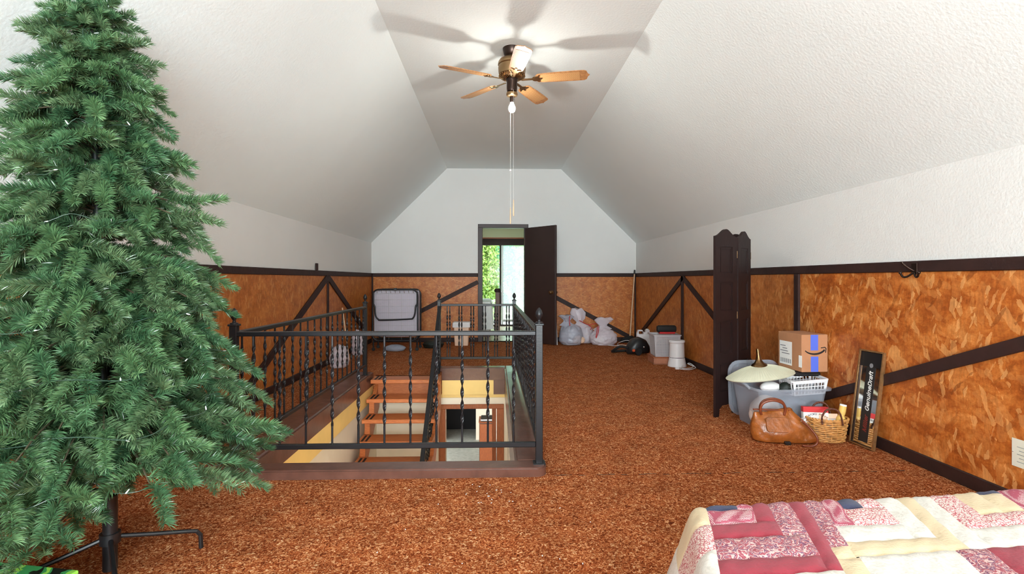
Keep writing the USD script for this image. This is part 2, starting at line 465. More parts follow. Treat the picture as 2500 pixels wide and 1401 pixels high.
M['needle_a'] = needle_mat('needle_a', lin(54, 88, 56), lin(108, 144, 98))
M['needle_b'] = needle_mat('needle_b', lin(46, 84, 56), lin(94, 132, 92))
M['needle_c'] = needle_mat('needle_c', lin(58, 86, 56), lin(110, 138, 98))
M['leaf_a'] = needle_mat('leaf_a', lin(64, 118, 66), lin(120, 170, 100))
M['leaf_b'] = needle_mat('leaf_b', lin(60, 126, 96), lin(120, 180, 140))
M['leaf_c'] = needle_mat('leaf_c', lin(96, 140, 64), lin(168, 186, 96))


def cloth(name, color, rough=.9):
    return plain(name, color, rough, bump=.0015, bscale=160, vary=.05, vscale=14, sheen_weight=.1)


M['q_navy'] = cloth('quilt_navy', lin(32, 36, 66))
M['q_burg'] = cloth('quilt_burgundy', lin(130, 22, 40))
M['q_cream'] = cloth('quilt_cream', lin(190, 168, 134))


def print_mat(name, kind):
    n = {'g': ('geometry', {}), 'p': ('principled_bsdf', {'roughness': .9})}; l = []
    if kind == 'dots':
        n['v'] = ('voronoi_texture', {'scale': 210.0, 'randomness': .1}); n['r'] = ('rgb_ramp', {'ramp': [(.0, lin(208, 194, 190)), (.32, lin(208, 192, 188)), (.40, lin(150, 66, 82)), (1, lin(146, 62, 80))]})
        l = [('g.position', 'v.vector'), ('v.distance', 'r.fac')]
    elif kind == 'vine':
        n['d'] = ('noise_texture', {'scale': 40.0, 'detail': 2.0}); n['s'] = ('vector_math', {'math_type': 'scale', 'scale': .02}); n['a'] = ('vector_math', {'math_type': 'add'})
        n['v'] = ('voronoi_texture', {'scale': 115.0, 'feature': 'distance_to_edge'}); n['r'] = ('rgb_ramp', {'ramp': [(.0, lin(150, 56, 66)), (.07, lin(178, 108, 110)), (.14, lin(208, 192, 182)), (1, lin(208, 192, 182))]})
        l = [('g.position', 'd.vector'), ('d.color', 's.vector1'), ('g.position', 'a.vector1'), ('s.vector', 'a.vector2'), ('a.vector', 'v.vector'), ('v.distance', 'r.fac')]
    elif kind == 'white':
        n['v'] = ('noise_texture', {'scale': 55.0, 'detail': 3.0, 'distortion': 2.0}); n['r'] = ('rgb_ramp', {'ramp': [(.35, lin(184, 176, 166)), (.55, lin(200, 193, 184))]})
        l = [('g.position', 'v.vector'), ('v.fac', 'r.fac')]
    elif kind == 'paisley':
        n['v'] = ('voronoi_texture', {'scale': 26.0}); n['mm'] = ('math', {'math_type': 'multiply', 'value2': 3.2}); n['d'] = ('noise_texture', {'scale': 70.0, 'detail': 3.0})
        n['ad'] = ('math', {'math_type': 'add'}); n['fr'] = ('math', {'math_type': 'fraction'})
        n['r'] = ('rgb_ramp', {'ramp': [(.0, lin(124, 44, 58)), (.22, lin(150, 74, 84)), (.36, lin(192, 164, 156)), (.52, lin(186, 154, 148)), (.62, lin(116, 38, 56)), (.78, lin(84, 66, 98)), (.86, lin(176, 134, 132)), (1.0, lin(132, 56, 70))]})
        n['m2'] = ('math', {'math_type': 'multiply', 'value2': 3.0})
        l = [('g.position', 'v.vector'), ('g.position', 'd.vector'), ('v.distance', 'mm.value1'), ('d.fac', 'm2.value1'), ('mm.value', 'ad.value1'), ('m2.value', 'ad.value2'), ('ad.value', 'fr.value1'), ('fr.value', 'r.fac')]
    return mat(name, n, l + [('r.color', 'p.base_color')])


M['q_dots'] = print_mat('quilt_dots', 'dots'); M['q_vine'] = print_mat('quilt_vine', 'vine')
M['q_white'] = print_mat('quilt_white', 'white'); M['q_pais'] = print_mat('quilt_paisley', 'paisley')
M['mattress_print'] = mat('mattress_print', {'g': ('geometry', {}), 'w': ('wave_texture', {'scale': 28.0, 'bands_direction': 'x'}), 'r': ('rgb_ramp', {'ramp': [(.3, lin(190, 184, 194)), (.9, lin(172, 168, 182))]}),
                                             'n': ('noise_texture', {'scale': 14.0, 'detail': 4.0}), 'b': ('bump', {'strength': .7, 'distance': .012}), 'p': ('principled_bsdf', {'roughness': .85})},
                          [('g.position', 'w.vector'), ('w.fac', 'r.fac'), ('r.color', 'p.base_color'), ('g.position', 'n.vector'), ('n.fac', 'b.height'), ('b.normal', 'p.normal')])
M['camo'] = mat('camo', {'g': ('geometry', {}), 'n': ('noise_texture', {'scale': 9.0, 'detail': 1.5, 'distortion': 1.0}), 'r': ('rgb_ramp', {'ramp': [(.0, lin(20, 28, 22)), (.5, lin(60, 150, 84)), (.56, lin(150, 214, 84))], 'interpolate': False}),
                         'p': ('principled_bsdf', {'roughness': .4})}, [('g.position', 'n.vector'), ('n.fac', 'r.fac'), ('r.color', 'p.base_color')])

# ------------------------------------------------------------------ the room
XL, XR, YB, YF = -2.20, 2.56, 9.43, -3.0
EAVE, TOP, CL, CR = 1.775, 3.11, -0.853, 1.195
LOWZ = -2.44
HOLE = Polygon([(-1.42, 3.10), (.13, 3.10), (.13, 6.37), (-.64, 6.37), (-.64, 6.12), (-1.42, 6.12)])

fl = struct('floor', ext_xy(sbox(XL - .12, YF - .12, XR + .12, YB + .06).difference(HOLE), -.26, 0), M['carpet'], 'rust and brown flecked shag carpet covering the attic floor', 'carpet')
seam = []
xs = np.linspace(.34, 2.40, 60)
for i in range(59):
    if i % 7 in (0, 1, 2, 4):
        y0 = 2.985 + .006 * math.sin(i * .9)
        seam.append(bx(xs[i], xs[i + 1], y0, y0 + .004 + .0025 * math.sin(i * 2.3), 0, .0012))
obj('carpet_seam', cat_(seam), M['dark_wood'], fl, label='dark seam line where two carpet lengths meet')

# ceiling: two slopes and a flat strip, one slab
inner = [(XL, EAVE), (CL, TOP), (CR, TOP), (XR, EAVE)]
outer = [(XR + .12, EAVE), (CR + .05, TOP + .15), (CL - .05, TOP + .15), (XL - .12, EAVE)]
struct('ceiling', ext_xz(Polygon(inner + outer), YF - .12, YB + .12), M['ceiling_paint'], 'white textured vaulted ceiling with two sloping sides', 'ceiling')

wl = struct('wall_left', bx(XL - .12, XL, YF - .12, YB + .12, -.26, EAVE), M['wall_paint'], 'white knee wall with orange wood wainscot on the left', 'wall')
wr = struct('wall_right', bx(XR, XR + .12, YF - .12, YB + .12, -.26, EAVE), M['wall_paint'], 'white knee wall with strand board wainscot on the right', 'wall')
gable = Polygon([(XL, -.26), (XR, -.26), (XR, EAVE), (CR, TOP), (CL, TOP), (XL, EAVE)])
wb = struct('wall_back', ext_xz(gable.difference(sbox(-.225, 0, .535, 2.05)), YB, YB + .12), M['wall_paint'], 'white gable end wall with the open doorway', 'wall')
wf = struct('wall_front', ext_xz(gable.difference(sbox(WIN[0], WIN[2], WIN[1], WIN[3])), YF - .12, YF), M['wall_paint'], 'white gable wall with a wide window', 'wall')
w2 = thing('window_2', 'wide window with white frame in the near gable wall', 'window', (0.2, YF, 0), kind='structure')
fr = sbox(WIN[0], WIN[2], WIN[1], WIN[3])
third = (WIN[1] - WIN[0]) / 3
holes = unary_union([sbox(WIN[0] + i * third + .04, WIN[2] + .05, WIN[0] + (i + 1) * third - .04, WIN[3] - .05) for i in range(3)])
obj('window_frame', ext_xz(fr.difference(holes), YF - .09, YF - .03), M['white_plastic'], w2, world=True)
for i in range(3):
    obj('pane', bx(WIN[0] + i * third + .04, WIN[0] + (i + 1) * third - .04, YF - .062, YF - .058, WIN[2] + .05, WIN[3] - .05), M['pane_glass'], w2, world=True)

# wainscot boards, each a part of its wall
RAILB = 1.168
for y0, y1 in ((YF, -.6), (-.6, 1.85), (1.85, 4.33), (4.33, 7.03), (7.03, 8.78), (8.78, 9.05), (9.05, YB)):
    obj('panel', bx(XR - .010, XR + .004, y0 + .0003, y1 - .0003, .0, RAILB, .004), M['osb_near'] if y1 < 4.4 else M['osb_side'], wr)
for y0, y1 in ((YF, -.5), (-.5, 2.0), (2.0, 4.48), (4.48, 6.93), (6.93, 9.2), (9.2, YB)):
    obj('panel', bx(XL - .004, XL + .010, y0 + .0003, y1 - .0003, .0, RAILB, .002), M['osb_side'], wl)
for x0, x1 in ((XL, -.302), (.607, XR)):
    obj('panel', bx(x0 + .001, x1 - .001, YB - .010, YB + .004, .0, RAILB, .002), M['osb_back'], wb)
for x0, x1 in ((XL, -.6), (-.6, 1.0), (1.0, XR)):
    obj('panel', bx(x0 + .001, x1 - .001, YF - .004, YF + .010, .0, min(RAILB, WIN[2]), .002), M['osb_back'], wf)


def trim(mesh, label, cat='trim', n=[0]):
    n[0] += 1
    o = obj(f'trim_{n[0]}', mesh, M['dark_wood'])
    tag(stage.GetPrimAtPath(o.path), label, cat, None, 'structure')


# chair rails
RT, RB, RP = 1.232, 1.166, .024
trim(bx(XR - RP, XR, YF, YB, RB, RT, .004), 'dark brown chair rail along the right wall', 'rail')
trim(bx(XL, XL + RP, YF, YB, RB, RT, .004), 'dark brown chair rail along the left wall', 'rail')
trim(bx(XL + RP, -.302, YB - RP, YB, RB, RT, .004), 'dark brown chair rail on the back wall left of the doorway', 'rail')
trim(bx(.607, XR - RP, YB - RP, YB, RB, RT, .004), 'dark brown chair rail on the back wall right of the doorway', 'rail')
# studs and braces on the wainscot
SP = .020


def rbrace(y0, z0, y1, z1, w, label, side='r'):
    X = XR - SP / 2 - .009 if side == 'r' else XL + SP / 2 + .009
    trim(beam((X, y0, z0), (X, y1, z1), SP, w, (0, -(z1 - z0), (y1 - y0)), .003) if False else beam((X, y0, z0), (X, y1, z1), w, SP, (1, 0, 0), .003), label, 'brace')


rbrace(6.98, 1.15, 8.98, .22, .075, 'dark diagonal brace on the right wall running down to the white jug')
rbrace(7.02, 1.15, 4.93, .20, .075, 'dark diagonal brace on the right wall running down behind the folding screen')
rbrace(7.03, RB, 7.03, .08, .065, 'dark upright batten on the right wall beyond the folding screen')
rbrace(4.33, RB, 4.33, .08, .065, 'dark upright batten on the right wall above the cardboard box')
rbrace(4.28, .10, 1.9, 1.02, .068, 'long dark diagonal brace on the right wall crossing behind the mirror sign')
rbrace(6.93, RB, 6.93, .08, .05, 'dark upright batten on the left wall behind the railing', 'l')
rbrace(6.90, 1.14, 4.55, .09, .085, 'dark diagonal brace on the left wall running down towards the tree', 'l')
rbrace(6.96, 1.14, 8.9, .25, .085, 'dark diagonal brace on the left wall running down to the folded bed', 'l')
trim(bx(XL + .010, XL + .035, 6.47, 6.51, RT, 1.318, .003), 'short dark stub of wood standing on the left chair rail', 'wood')
trim(beam((-.30, YB - .020, 1.075), (-1.62, YB - .020, .40), .075, SP, (0, 1, 0), .003), 'dark diagonal brace on the back wall beside the folded bed', 'brace')
trim(beam((.66, YB - .020, 1.03), (2.46, YB - .020, .065), .075, SP, (0, 1, 0), .003), 'dark diagonal brace on the back wall above the trash bags', 'brace')
trim(bx(XR - .035, XR - .010, YB - .035, YB - .010, .07, RB, .003), 'dark corner batten where back and right walls meet', 'batten')
trim(bx(XL + .010, XL + .035, YB - .035, YB - .010, .07, RB, .003), 'dark corner batten where back and left walls meet', 'batten')
for nm, mesh, lb in (('baseboard_right', bx(XR - .022, XR, YF, YB - .04, 0, .078, .004), 'dark brown baseboard along the right wall'),
                     ('baseboard_left', bx(XL, XL + .022, YF, YB - .04, 0, .078, .004), 'dark brown baseboard along the left wall'),
                     ('baseboard_back', cat_(bx(XL + .024, -.302, YB - .022, YB, 0, .078, .004), bx(.607, XR - .024, YB - .022, YB, 0, .078, .004)), 'dark brown baseboard along the back wall')):
    o = obj(nm, mesh, M['dark_wood']); tag(stage.GetPrimAtPath(o.path), lb, 'baseboard', None, 'structure')

# doorway with its open leaf
d1 = thing('door_1', 'dark brown door standing open beside the bright doorway', 'door', (.155, YB, 0), kind='structure')
obj('door_frame', cat_(bx(-.302, -.222, YB - .022, YB + .14, 0, 2.05, .004), bx(.532, .604, YB - .022, YB + .14, 0, 2.05, .004), bx(-.302, .604, YB - .022, YB + .14, 2.047, 2.112, .004)), M['door_wood'], d1, world=True)
ANG = math.radians(49.5); hx, hy = .552, YB - .03
leaf = bx(0, .745, -.019, .019, .012, 2.04, .003)
knob = cat_(mv(lathe([(.0, 0), (.03, 0), (.03, .006), (.011, .010), (.011, .034), (.026, .044), (.03, .058), (.022, .07), (.0, .072)], 20), (.675, -.019, .9), rx=90),
            mv(lathe([(.0, 0), (.03, 0), (.03, .006), (.011, .010), (.011, .034), (.026, .044), (.03, .058), (.022, .07), (.0, .072)], 20), (.675, .019, .9), rx=-90))
hinges = cat_([bx(-.012, .004, -.024, -.016, z - .045, z + .045, .002) for z in (.25, 1.02, 1.8)])
place = lambda m: mv(m, (hx, hy, 0), rz=-math.degrees(ANG))
lf = obj('door_leaf', place(leaf), M['door_wood'], d1, world=True)
obj('door_knob', place(knob), M['brass'], lf, world=True, smooth=40, label='round brass door knob')
obj('hinge', place(hinges), M['dark_bronze'], lf, world=True)

# the bedroom beyond the doorway
Y2 = 12.55
struct('floor_001', bx(XL, XR, YB + .06, Y2 + .1, -.26, 0), M['light_wood_floor'], 'pale floor of the bedroom seen through the doorway', 'floor')
struct('wall_left_001', bx(XL - .12, XL, YB + .12, Y2, -.26, 2.5), M['pale_green_paint'], 'left wall of the bedroom beyond the doorway', 'wall')
struct('wall_right_001', bx(XR, XR + .12, YB + .12, Y2, -.26, 2.5), M['pale_green_paint'], 'right wall of the bedroom beyond the doorway', 'wall')
struct('ceiling_001', bx(XL - .12, XR + .12, YB + .12, Y2 + .1, 2.5, 2.6), M['ceiling_paint'], 'ceiling of the bedroom beyond the doorway', 'ceiling')
SX0, SX1, SZ = -.62, .98, 1.95
struct('wall_back_001', ext_xz(sbox(XL, -.26, XR, 2.5).difference(sbox(SX0, 0, SX1, SZ)), Y2, Y2 + .1), M['pale_green_paint'], 'pale cream wall above the sliding glass door', 'wall')
w1 = thing('window_1', 'sliding glass door looking out on green trees', 'window', (.18, Y2, 0), kind='structure')
obj('door_frame', cat_(bx(SX0 - .05, SX1 + .05, Y2 - .02, Y2 + .1, SZ - .012, SZ + .15, .004), bx(SX0 - .05, SX0 + .05, Y2 - .02, Y2 + .1, 0, SZ), bx(SX1 - .05, SX1 + .05, Y2 - .02, Y2 + .1, 0, SZ), bx(SX0, SX1, Y2, Y2 + .1, -.005, .035)), M['dark_wood'], w1, world=True)
obj('valance_track', bx(SX0 - .15, SX1 + .15, Y2 - .06, Y2 - .02, SZ + .14, SZ + .17, .003), M['frame_wood'], w1, world=True)
obj('mullion', cat_(bx(.115, .155, Y2 + .005, Y2 + .045, .03, SZ), ), M['dark_wood'], w1, world=True)
obj('sash_edge', bx(.158, .205, Y2 + .05, Y2 + .085, .03, SZ, .003), M['white_plastic'], w1, world=True)
obj('sash_rail', bx(.2, SX1 - .05, Y2 + .055, Y2 + .085, .10, .155, .003), M['vinyl_grey'], w1, world=True)
obj('pane', bx(SX0 + .05, .118, Y2 + .024, Y2 + .028, .035, SZ - .01), M['pane_glass'], w1, world=True)
obj('pane', bx(.2, SX1 - .05, Y2 + .066, Y2 + .070, .035, SZ - .01), M['hazy_glass'], w1, world=True)
obj('pull_handle', bx(.125, .145, Y2 - .01, Y2 + .006, .84, .98, .003), M['black_plastic'], w1, world=True)

# the storey below, seen through the stairwell
struct('floor_002', bx(-3.2, 3.2, .5, 12.75, LOWZ - .1, LOWZ), M['vinyl_grey'], 'grey wood-look floor of the storey below', 'floor')
struct('wall_left_002', bx(-1.56, -1.44, 1.0, 6.44, LOWZ, -.02), M['offwhite'], 'cream wall beside the stairs below the left railing', 'wall')
struct('wall_right_002', bx(.155, .255, 1.0, 6.44, LOWZ, -.02), M['offwhite'], 'cream stairwell wall below the right railing', 'wall')
struct('wall_back_002', ext_xz(sbox(-1.56, LOWZ, .255, -.26).difference(sbox(-.60, LOWZ - 1, .095, -.45)), 6.44, 6.54), M['offwhite'], 'white stairwell wall around the lower doorway', 'wall')
struct('wall_front_002', bx(-1.56, .255, .9, 1.0, LOWZ, -.26), M['offwhite'], 'lower stairwell wall under the near floor', 'wall')
struct('wall_back_003', ext_xz(sbox(-3.2, LOWZ, 3.2, -.28).difference(sbox(-1.12, LOWZ - 1, -.42, -.42)), 11.66, 11.76), M['offwhite'], 'white far wall of the room downstairs', 'wall')
struct('wall_left_003', bx(-3.3, -3.2, 6.54, 12.2, LOWZ, -.28), M['offwhite'], 'left wall of the room downstairs', 'wall')
struct('wall_right_003', bx(3.2, 3.3, 6.54, 12.2, LOWZ, -.28), M['offwhite'], 'right wall of the room downstairs', 'wall')
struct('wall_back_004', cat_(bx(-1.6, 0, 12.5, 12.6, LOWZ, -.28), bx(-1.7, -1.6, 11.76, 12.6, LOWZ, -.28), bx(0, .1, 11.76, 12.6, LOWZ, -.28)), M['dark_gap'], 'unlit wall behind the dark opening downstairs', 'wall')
d2 = thing('door_2', 'brown wooden door frame at the foot of the stairwell', 'door', (-.25, 6.44, LOWZ), kind='structure')
obj('jamb', bx(-.684, -.602, 6.415, 6.55, LOWZ, -.462, .004), M['frame_wood'], d2, world=True)
obj('jamb', bx(.025, .112, 6.415, 6.55, LOWZ, -.462, .004), M['frame_wood'], d2, world=True)
obj('head_casing', bx(-.684, .112, 6.415, 6.55, -.462, -.408, .004), M['frame_wood'], d2, world=True)
obj('door_leaf', bx(-.035, .018, 6.56, 7.3, LOWZ + .01, -.47, .003), M['frame_wood'], d2, world=True)
st = thing('trim_20', 'painted edge boards under the stairwell curb', 'trim', (-.6, 4.6, -.26), kind='structure')
obj('joist_board', bx(-1.4215, -1.409, 3.106, 6.118, -.272, -.10), M['cream_paint'], st, world=True, label='yellow painted board under the left curb')
obj('joist_board', bx(-.638, -.015, 6.356, 6.372, -.272, -.098), M['cream_paint'], st, world=True, label='yellow painted board above the lower doorway')
obj('joist_board', bx(-.015, .117, 6.356, 6.372, -.272, -.098), M['post_brown'], st, world=True, label='bare brown end of the board above the lower doorway')
obj('ledge_strip', bx(-1.43, .15, 6.40, 6.44, -.32, -.272, .004), M['cream_paint'], st, world=True)

cbn = thing('low_cabinet', 'brown wooden cabinet standing in the room downstairs seen through the lower doorway', 'cabinet', (-.13, 10.3, LOWZ))
obj('carcass', bx(-.17, .14, -.2, .2, .0, .80, .006), M['post_brown'], cbn)
obj('top', bx(-.18, .15, -.21, .21, .80, .825, .004), M['frame_wood'], cbn)
obj('door', bx(-.16, .13, -.215, -.2, .03, .78, .004), M['frame_wood'], cbn)
tw = thing('striped_towel', 'dark towel with white stripes lying over the cabinet downstairs', 'towel', (-.12, 10.25, LOWZ + .827))
obj('cloth', bx(-.15, .13, -.17, .14, 0, .05, .01), M['black_rubber'], tw)
obj('stripe', cat_(bx(-.152, .132, -.172, -.12, .018, .030), bx(-.152, .132, -.172, -.12, .036, .044)), M['white_cloth'], tw)

# lower room's ceiling lamp (out of view; it lights what shows through the lower doorway)
lamp = thing('ceiling_lamp', 'round ceiling lamp of the room downstairs', 'lamp', (-.2, 9.2, -.28))
obj('lamp_base', mv(lathe([(0, -.03), (.2, -.03), (.2, 0), (0, 0)], 28), (0, 0, 0)), M['white_plastic'], lamp)
obj('diffuser', lathe([(0, -.075), (.1, -.07), (.17, -.05), (.185, -.03)][::1], 28), M['lamp_glow'], lamp, smooth=40)

hall = thing('ceiling_lamp', 'round ceiling lamp of the stair hall under the near floor', 'lamp', (-.55, 2.1, -.26))
obj('lamp_base', lathe([(0, -.03), (.2, -.03), (.2, 0), (0, 0)], 28), M['white_plastic'], hall)
obj('diffuser', lathe([(0, -.075), (.1, -.07), (.17, -.05), (.185, -.03)], 28), M['hall_glow'], hall, smooth=40)

# ------------------------------------------------------------------ stairs
sc = thing('staircase', 'open wooden stairs with orange treads going down in the stairwell', 'stairs', (-1.0, 5.9, LOWZ))
RISE, RUN, SY0 = .17, .195, 5.885
SXA, SXB = -1.385, -.625
n_tr = int(round(-LOWZ / RISE))
for k in range(n_tr):
    z, yf = -RISE * k, SY0 - RUN * k
    yb = yf + (.262 if k else .27)
    tr = obj('tread', bx(SXA, SXB, yf, yb, z - .042, z, .006), M['tread_wood'], sc, world=True)
    if k < 8:
        for i in range(2):
            x0 = SXA + .045 + i * .042
            obj('grip_strip', mv(bx(-.011, .011, -.1, .1, 0, .0015), (x0 + .0, (yf + yb) / 2 - .01, z), rz=0), M['black_rubber'], tr, world=True)
obj('riser', bx(SXA + .01, SXB - .01, SY0 + .205, SY0 + .225, -.30, -.042), M['tread_wood'], sc, world=True)
for x0, x1 in ((SXA + .002, SXA + .042), (SXB - .042, SXB - .002)):
    zl = lambda y: -.0425 - (SY0 + .262 - y) * RISE / RUN
    poly = Polygon([(SY0 + .27, -.044), (SY0 + .27, -.36), (SY0 + .2, -.40), (SY0 - RUN * (n_tr - 1) + .15, LOWZ), (SY0 - RUN * (n_tr - 1) - .06, LOWZ), (SY0 - RUN * (n_tr - 1) - .06, zl(SY0 - RUN * (n_tr - 1) - .06) if zl(SY0 - RUN * (n_tr - 1) - .06) > LOWZ else LOWZ + .02), (SY0 + .262, -.044)])
    obj('stringer', ext_yz(poly, x0, x1), M['tread_wood'], sc, world=True)
for k in range(1, 8):
    yf = SY0 - RUN * k
    obj('bracket', bx(SXA + .02, SXA + .075, yf + .05, yf + .20, -RISE * k - .042 - .125, -RISE * k - .042, .003), M['tread_wood'], sc, world=True)

# curb around the opening
cb = thing('stairwell_curb', 'dark brown painted board curb framing the stairwell opening', 'curb', (-.6, 4.6, 0))
CH = .052
near = sbox(-1.66, 2.965, .295, 3.10)
near = near.difference(sbox(.235, 2.9, .3, 3.025)).union(Point(.235, 3.025).buffer(.06))
obj('near_board', cat_(ext_xy(near, .0, CH - .008), ext_xy(near.buffer(-.008), CH - .008, CH)), M['curb_paint'], cb, world=True)
obj('left_board', bx(-1.62, -1.42, 3.10, 6.12, -.0, CH, .008), M['curb_paint'], cb, world=True)
obj('right_board', bx(.13, .292, 3.10, 6.50, -.0, CH, .008), M['curb_paint'], cb, world=True)
obj('far_board', bx(-.72, .13, 6.37, 6.50, -.0, CH, .008), M['curb_paint'], cb, world=True)
obj('fascia', cat_(bx(-1.42, .13, 3.09, 3.106, -.1, CH - .01), bx(-1.4215, -1.406, 3.1, 6.12, -.10, CH - .01), bx(.118, .134, 3.1, 6.37, -.26, CH - .01), bx(-.64, .13, 6.352, 6.372, -.098, CH - .01)), M['curb_paint'], cb, world=True)

# ------------------------------------------------------------------ iron railing
def baluster(h, turns=6, w=.0102, t=.0034, lo=.16, hi=.90):
    """A flat bar twisted between two plain ends."""
    zs = np.concatenate([[0, lo * h * .98], np.linspace(lo, hi, turns * 8 + 1) * h, [hi * h * 1.01, h]])
    loops = []
    for z in zs:
        u = np.clip((z / h - lo) / (hi - lo), 0, 1)
        a = u * turns * PI
        e = min(1, min(u, 1 - u) * turns * 2.2)
        W, TT = .0058 + (w - .0058) * e, .0058 + (t - .0058) * e
        c, s = math.cos(a), math.sin(a)
        loops.append([(x * c - y * s, x * s + y * c, z) for x, y in ((W, TT * .5), (W * .6, TT), (-W * .6, TT), (-W, TT * .5), (-W, -TT * .5), (-W * .6, -TT), (W * .6, -TT), (W, -TT * .5))])
    return loft(loops)


FINIAL = [(0, 0), (.022, 0), (.022, .006), (.010, .010), (.008, .022), (.013, .028), (.021, .042), (.022, .056), (.016, .074), (.006, .088), (0, .092)]
PZ = .865
rg = thing('stairwell_railing', 'black wrought iron railing with twisted balusters around the stairwell', 'railing', (-.6, 4.7, .05))


def post(x, y, z0=.05, z1=PZ):
    p = obj('post', cat_(bx(x - .0205, x + .0205, y - .0205, y + .0205, z0, z1, .003), bx(x - .027, x + .027, y - .027, y + .027, z1 - .012, z1, .003), bx(x - .035, x + .035, y - .035, y + .035, z0, z0 + .006)), M['iron'], rg, world=True)
    obj('finial', mv(lathe(FINIAL, 16), (x, y, z1)), M['iron'], p, world=True, smooth=50, label='round pointed knob on the post')


def rails(p, q):
    d = np.array([q[0] - p[0], q[1] - p[1]]); d /= np.linalg.norm(d)
    a, b = np.array(p) + d * .02, np.array(q) - d * .02
    obj('top_rail', beam((*a, .808), (*b, .808), .042, .026, (0, 0, 1), .004), M['iron'], rg, world=True)
    obj('bottom_rail', beam((*a, .160), (*b, .160), .030, .028, (0, 0, 1), .004), M['iron'], rg, world=True)


FL, FR, BR, BM, BL = (-1.49, 3.05), (.258, 3.05), (.238, 6.43), (-.68, 6.43), (-1.45, 5.92)
for p in (FL, FR, BR, BM, BL):
    post(*p)
for a, b in ((FL, FR), (FR, BR), (BM, BR), (FL, BL)):
    rails(a, b)
BH = .625
bal = baluster(BH)


def bals(a, b, ts, rot=0):
    for i, t in enumerate(ts):
        x, y = a[0] + (b[0] - a[0]) * t, a[1] + (b[1] - a[1]) * t
        obj('baluster', mv(bal, (x, y, .172), rz=rot + 37 * (i % 3)), M['iron'], rg, world=True, smooth=35)


bals(FL, FR, [(i + .72) / 11.72 for i in range(11)], 20)
bals(FR, BR, [(i + .6) / 22.2 for i in range(22)], 50)
bals(FL, BL, [(i + .6) / 19.2 for i in range(19)], 50)
for i in range(6):
    for s in (-.016, .016):
        x = BM[0] + .115 + i * .145
        obj('baluster', mv(bal, (x + s, 6.43, .172), rz=10 + 30 * i), M['iron'], rg, world=True, smooth=35)

hb = thing('stair_handrail', 'sloping black iron handrail with twisted balusters going down beside the treads', 'handrail', (-.67, 6.2, 0))
SL = RISE / RUN
ya, yb_ = 6.39, 3.3
top = lambda y: .80 - SL * (6.40 - y)
X = -.668
obj('top_rail', beam((X, ya, top(ya)), (X, yb_, top(yb_)), .042, .026, (0, 0, 1), .004), M['iron'], hb, world=True)
obj('bottom_rail', beam((X, ya, top(ya) - .68), (X, yb_, top(yb_) - .68), .030, .026, (0, 0, 1), .004), M['iron'], hb, world=True)
bal2 = baluster(.66)
for i in range(28):
    y = ya - .1 - i * .105
    obj('baluster', mv(bal2, (X, y, top(y) - .672), rz=50 + 37 * (i % 3)), M['iron'], hb, world=True, smooth=35)
for y in (4.9, 3.3):
    obj('newel_post', bx(X - .018, X + .018, y - .018, y + .018, top(y) - 1.0, top(y), .003), M['iron'], hb, world=True)

# ------------------------------------------------------------------ ceiling fan
fan = thing('ceiling_fan', 'brass ceiling fan with five light wooden cane blades and a bare lit bulb', 'fan', (.148, 4.52, TOP))
obj('canopy', lathe([(0, -.07), (.055, -.07), (.07, -.055), (.078, -.02), (.08, 0), (0, 0)], 32), M['dark_bronze'], fan, smooth=40)
obj('motor_housing', lathe([(r_ * .90, z_) for r_, z_ in [(0, -.262), (.07, -.262), (.10, -.25), (.108, -.235), (.125, -.225), (.13, -.2), (.132, -.165), (.128, -.15), (.135, -.142), (.132, -.12), (.118, -.1), (.09, -.085), (.06, -.07), (0, -.07)]], 40), M['brass'], fan, smooth=30)
fins = []
for k in range(26):
    a = k * 2 * PI / 26
    fins.append(mv(beam((.066, 0, -.262), (.114, 0, -.234), .008, .014, (0, 0, 1), .002), rz=math.degrees(a)))
obj('vent_ring', cat_(fins), M['brass'], fan)
obj('switch_housing', lathe([(0, -.375), (.03, -.375), (.042, -.37), (.046, -.35), (.046, -.29), (.05, -.28), (.05, -.262), (0, -.262)], 28), M['dark_bronze'], fan, smooth=40)
obj('fitter', lathe([(0, -.415), (.022, -.415), (.045, -.41), (.05, -.395), (.046, -.38), (.03, -.375), (0, -.375)], 28), M['brass'], fan, smooth=40)
obj('socket', lathe([(0, -.465), (.017, -.465), (.019, -.44), (.019, -.415), (0, -.415)], 20), M['dark_bronze'], fan, smooth=40)
obj('bulb', lathe([(0, -.552), (.012, -.55), (.024, -.54), (.030, -.522), (.029, -.505), (.022, -.488), (.014, -.472), (.013, -.463), (0, -.463)], 24), M['bulb_glow'], fan, smooth=50, label='bare lit light bulb')
blade_out = []
for t in np.linspace(0, 1, 9):
    blade_out.append((.215 + .02 * (1 - math.sin(t * PI)) * .6, -.052 + .104 * t))
half = [(.26, .060), (.40, .066), (.56, .069), (.618, .067), (.638, .055), (.645, .030), (.652, .012), (.664, 0)]
outline = Polygon([(.205, -.03), (.225, -.055)] + [(x, -y) for x, y in half] + [(x, y) for x, y in half[::-1][1:]] + [(.225, .055), (.205, .03)])
blade_m = ext_xy(outline, -.003, .003)
cane_o = sbox(.262, -.040, .57, .040).buffer(.012)
cane_m = ext_xy(cane_o, -.0042, .0042)
iron_o = unary_union([LineString([(.09, 0), (.19, 0)]).buffer(.011), Point(.205, 0).buffer(.03), LineString([(.2, 0), (.235, .035)]).buffer(.009), LineString([(.2, 0), (.235, -.035)]).buffer(.009), LineString([(.2, 0), (.255, 0)]).buffer(.009)])
iron_m = ext_xy(iron_o, -.010, -.004)
for k in range(5):
    az = -83.6 + 72 * k
    f = lambda m: mv(mv(m, rx=-13), (0, 0, -.268), rz=az)
    b = obj('blade', f(blade_m), M['blade_wood'], fan)
    obj('cane_panel', f(cane_m), M['cane'], b, label='woven cane insert of the blade')
    obj('blade_iron', f(iron_m), M['brass'], fan)
